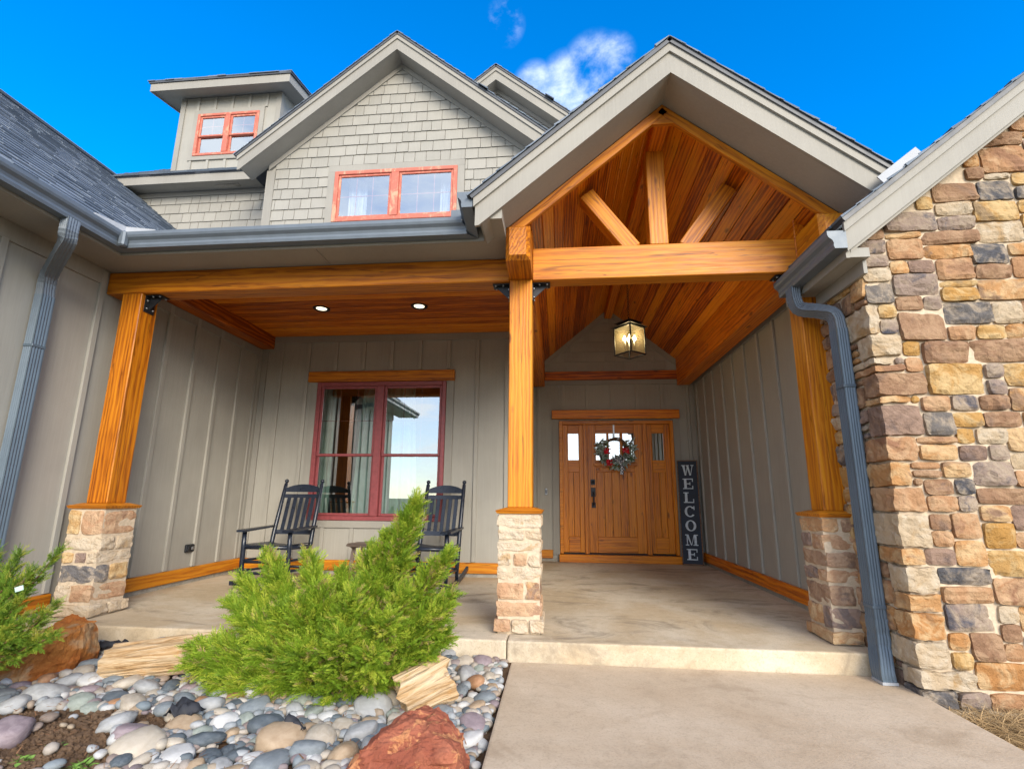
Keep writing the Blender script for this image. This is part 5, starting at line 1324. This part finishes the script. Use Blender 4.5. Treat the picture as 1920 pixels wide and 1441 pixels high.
# ------------------------------------------------------------------ junipers
def juniper_mat(name, a, b, c3):
    def fn(g):
        at = g.n('ShaderNodeAttribute', attribute_name='tint').outputs['Fac']
        isl = g.n('ShaderNodeNewGeometry').outputs['Random Per Island']
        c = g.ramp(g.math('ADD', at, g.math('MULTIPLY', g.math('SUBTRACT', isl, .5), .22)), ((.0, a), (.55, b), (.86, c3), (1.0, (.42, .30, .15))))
        bs = g.n('ShaderNodeBsdfPrincipled', {'Base Color': c, 'Roughness': .6, 'Specular IOR Level': .3}).outputs[0]
        tr = g.n('ShaderNodeBsdfTranslucent', {'Color': c}).outputs[0]
        return g.n('ShaderNodeMixShader', {0: .3, 1: bs, 2: tr}).outputs[0]
    return material(name, fn)
def frond(rr):
    """a flat feathery spray along +x: thin tapering blades on a short stem (unit length)"""
    vs, fs = [], []
    def blade(p, d, L, w):
        d = Vector(d).normalized(); sd = d.cross(Vector((0, 0, 1))).normalized()*w; k = len(vs)
        vs.extend([p-sd*.5, p+d*L*.5-sd, p+d*L, p+d*L*.5+sd]); fs.append((k, k+1, k+2, k+3))
        up = Vector((0, 0, 1))*w*.8; k = len(vs); vs.extend([p-up*.3, p+d*L*.55-up, p+d*L, p+d*L*.55+up]); fs.append((k, k+1, k+2, k+3))
    n = 13
    for i in range(n):
        t = i/(n-1); p = Vector((t*.92, 0, .05*math.sin(t*3)))
        for s in (-1, 1):
            if i == n-1 and s == 1: continue
            a = rr.uniform(.45, .85); d = (math.cos(a), s*math.sin(a), rr.uniform(-.35, .35)) if i < n-1 else (1, 0, 0)
            L = (.42*(1-t*.6))*rr.uniform(.7, 1.15); blade(p, d, L, .019)
            if L > .22:
                q = p+Vector(d).normalized()*L*.45; a2 = a+s*0+.5*rr.choice((-1, 1)); blade(q, (math.cos(a2), s*math.sin(a2), rr.uniform(-.4, .4)), L*.5, .017)
    return np.array([v[:] for v in vs]), fs
def juniper(name, label, base, plumes, nfr, mat, seed, size=(.07, .14), dead=.04):
    rr = random.Random(seed); np_ = [frond(rr) for _ in range(6)]; V, Fc, T, k0 = [], [], [], 0
    base = Vector(base); root = thing(name, label, 'shrub', tuple(base))
    tot = sum((Vector(p[0])-base).length*p[1] for p in plumes); stems = bmesh.new()
    for tip, rad, dens in plumes:
        tip = Vector(tip); org = base+Vector((rr.uniform(-.05, .05), rr.uniform(-.05, .05), .0)); ax = tip-org; L = ax.length; ctrl = org+ax*.5+Vector((0, 0, -.06*L+ .10*L*(1 if tip.z < .3 else -.3)))
        def P(t): return org*(1-t)**2+ctrl*2*t*(1-t)+tip*t*t
        def D(t): return ((ctrl-org)*2*(1-t)+(tip-ctrl)*2*t).normalized()
        tube_bm(stems, [P(t) for t in np.linspace(0, .93, 7)], [.014*(1-t)+.003 for t in np.linspace(0, 1, 7)], 5)
        n = int(nfr*L*rad/tot*dens)
        for _ in range(n):
            t = rr.uniform(.16, 1.0)**.75; d = D(t); a = d.cross(Vector((0, 0, 1))).normalized(); b = a.cross(d)
            th = rr.uniform(0, 2*math.pi); rv = a*math.cos(th)+b*math.sin(th); u = rr.random()**.45
            r = rad*(min(1, (1-t)*2.0+.06))*min(1, .35+t*1.6)*u
            p = P(t)+rv*r*.8
            if p.z < bed_h(p.x, p.y)+.02: continue
            dr = (d*rr.uniform(.5, 1.1)+rv*rr.uniform(.25, .95)+Vector((rr.uniform(-.25, .25), rr.uniform(-.25, .25), rr.uniform(-.05, .4)))).normalized()
            sz = rr.uniform(*size)*(.75 if t > .9 else 1)
            up = Vector((rr.uniform(-.6, .6), rr.uniform(-.9, .3), 1)); mw = frame_from(dr, up)
            v, f_ = np_[rr.randrange(6)]
            q = (v*sz) @ np.array(mw.to_3x3()).T + np.array(p[:])
            V.append(q); Fc += [tuple(i+k0 for i in x) for x in f_]; k0 += len(q)
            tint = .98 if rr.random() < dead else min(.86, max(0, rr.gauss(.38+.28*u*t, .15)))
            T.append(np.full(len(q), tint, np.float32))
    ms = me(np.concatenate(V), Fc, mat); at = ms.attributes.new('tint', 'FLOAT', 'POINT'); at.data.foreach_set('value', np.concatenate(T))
    o = put('foliage', ms, root); o['kind'] = 'stuff'
    put('branches', bm_mesh(stems, M['vine'], True), root)
    return root
def tips(lst): return [(at_y(px, py, y), r, d) for px, py, y, r, d in lst]
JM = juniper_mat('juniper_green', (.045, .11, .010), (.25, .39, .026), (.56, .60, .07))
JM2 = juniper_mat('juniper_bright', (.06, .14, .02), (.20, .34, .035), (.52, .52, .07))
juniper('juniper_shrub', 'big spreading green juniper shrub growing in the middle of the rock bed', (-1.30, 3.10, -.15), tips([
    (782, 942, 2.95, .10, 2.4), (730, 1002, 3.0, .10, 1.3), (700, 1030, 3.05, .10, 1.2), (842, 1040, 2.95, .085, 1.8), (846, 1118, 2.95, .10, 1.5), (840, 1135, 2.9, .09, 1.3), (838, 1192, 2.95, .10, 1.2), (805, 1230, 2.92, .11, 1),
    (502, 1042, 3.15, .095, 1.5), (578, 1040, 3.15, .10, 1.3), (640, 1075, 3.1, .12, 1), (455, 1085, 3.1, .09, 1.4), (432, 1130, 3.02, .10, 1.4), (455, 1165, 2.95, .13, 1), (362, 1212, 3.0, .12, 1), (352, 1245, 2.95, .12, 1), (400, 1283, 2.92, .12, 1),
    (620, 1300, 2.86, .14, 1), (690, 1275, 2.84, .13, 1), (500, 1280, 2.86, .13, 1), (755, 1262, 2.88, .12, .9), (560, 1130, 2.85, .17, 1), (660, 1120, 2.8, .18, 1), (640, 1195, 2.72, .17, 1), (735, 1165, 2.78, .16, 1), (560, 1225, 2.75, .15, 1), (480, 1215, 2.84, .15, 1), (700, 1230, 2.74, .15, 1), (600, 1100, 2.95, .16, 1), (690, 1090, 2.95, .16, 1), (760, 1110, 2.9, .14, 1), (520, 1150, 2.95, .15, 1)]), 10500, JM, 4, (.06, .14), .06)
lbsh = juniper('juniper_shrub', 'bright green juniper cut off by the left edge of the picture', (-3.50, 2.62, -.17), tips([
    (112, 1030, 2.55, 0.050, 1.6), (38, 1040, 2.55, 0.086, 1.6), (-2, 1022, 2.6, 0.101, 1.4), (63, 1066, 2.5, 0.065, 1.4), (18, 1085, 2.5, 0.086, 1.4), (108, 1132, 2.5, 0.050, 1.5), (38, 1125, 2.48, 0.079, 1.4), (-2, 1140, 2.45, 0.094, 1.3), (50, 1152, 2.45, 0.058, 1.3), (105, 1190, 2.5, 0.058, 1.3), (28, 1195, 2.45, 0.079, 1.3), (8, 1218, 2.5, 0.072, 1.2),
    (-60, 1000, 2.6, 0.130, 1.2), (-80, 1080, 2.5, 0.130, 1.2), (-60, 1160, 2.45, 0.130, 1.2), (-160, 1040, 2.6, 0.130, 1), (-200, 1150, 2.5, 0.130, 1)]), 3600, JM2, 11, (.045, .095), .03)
pt = at_y(36, 1103, 2.42); M['tagcard'] = plain('plant_tag', (.36, .50, .42), .5, 0, .3, .05, 40)
put('plant_tag', boxmesh(-.018, .018, -.001, .001, -.012, .012, M['tagcard']), lbsh, Matrix.Translation(pt) @ Matrix.Rotation(R(-20), 4, 'Y') @ Matrix.Rotation(R(20), 4, 'Z'))

# dry grass by the stone wall, weeds in the soil
def tuft(name, label, cat, cx, cy, sx, sy, z, n, L, mat, seed, kind=None, lean=.8):
    rr = random.Random(seed); vs, fs = [], []
    for _ in range(n):
        x, y = cx+rr.gauss(0, sx), cy+rr.gauss(0, sy)
        if name == 'dry_grass' and (y > 3.24 or x < 2.10): continue
        a = rr.uniform(0, 6.3); l = L*rr.uniform(.4, 1.1); w = rr.uniform(.0012, .0026)*(3 if cat == 'weed' else 1); p = Vector((x, y, z)); d = Vector((math.cos(a)*lean, math.sin(a)*lean, rr.uniform(.25, 1.0))).normalized(); sd = d.cross(Vector((.3, 1, .2))).normalized()*w; dr = Vector((d.x, d.y, -.6))
        pts = [p, p+d*l*.5, p+d*l+dr*l*.25]; k = len(vs)
        vs += [pts[0]-sd, pts[0]+sd, pts[1]-sd*.9, pts[1]+sd*.9, pts[2]]; fs += [(k, k+1, k+3, k+2), (k+2, k+3, k+4)]
    return tag(put(name, me(vs, fs, mat)), label, cat, None, kind)
M['straw'] = plain('straw', (.36, .24, .115), .9, 0, .35, .1, 30); M['weed'] = plain('weed', (.11, .21, .03), .7, 0, .3, .1, 30)
tuft('dry_grass', 'matted dry brown grass at the foot of the stone wall', 'grass', 2.55, 3.02, .24, .14, -.23, 3800, .20, M['straw'], 3, 'stuff', 1.2)
for k, (px, py, lab) in enumerate(((45, 1418, 'tiny green weed in the soil at the lower left edge'), (150, 1432, 'green weed sprig at the bottom of the soil patch'), (110, 1400, 'small weed in the middle of the bare soil'))):
    d = pixdir(px, py); t_ = (-.15-EYE)/d.z; tuft('weed', lab, 'weed', d.x*t_, d.y*t_, .02, .015, bed_h(d.x*t_, d.y*t_), (26, 40, 10)[k], .05, M['weed'], 40+k)

# bare trees across the lawn behind the camera, seen mirrored in the window
def bare_tree(x, y, h, seed, label):
    rr = random.Random(seed); t = thing('bare_tree', label, 'tree', (x, y, GZ), 0, 'bare trees across the lawn')
    tr, cr = bmesh.new(), bmesh.new()
    def grow(bm, p, d, L, r, lev):
        q = p+d*L; tube_bm(bm, [p, p+d*L*.5+Vector((rr.uniform(-1, 1), rr.uniform(-1, 1), 0))*L*.05, q], [r, r*.85, r*.65], 4 if lev > 1 else 6, False)
        if lev >= 5: return
        for _ in range(3 if lev else 5):
            nd = (d+Vector((rr.uniform(-1, 1), rr.uniform(-1, 1), rr.uniform(-.2, .7)))*.75).normalized(); grow(cr, p+d*L*rr.uniform(.55, 1), nd, L*rr.uniform(.6, .78), r*.6, lev+1)
    grow(tr, Vector((x, y, GZ)), Vector((0, 0, 1)), h*.28, h*.018, 0)
    put('trunk', bm_mesh(tr, M['vine'], True), t); put('crown', bm_mesh(cr, M['vine'], True), t)
for k, (x, y, h, lab) in enumerate(((-3.5, -27, 6.5, 'bare tree mirrored low in the right sash of the porch window'), (-.5, -30, 7.0, 'taller bare tree at the right of the window reflection'), (-7.5, -31, 6.0, 'bare tree further left across the lawn'))): bare_tree(x, y, h, 60+k, lab)
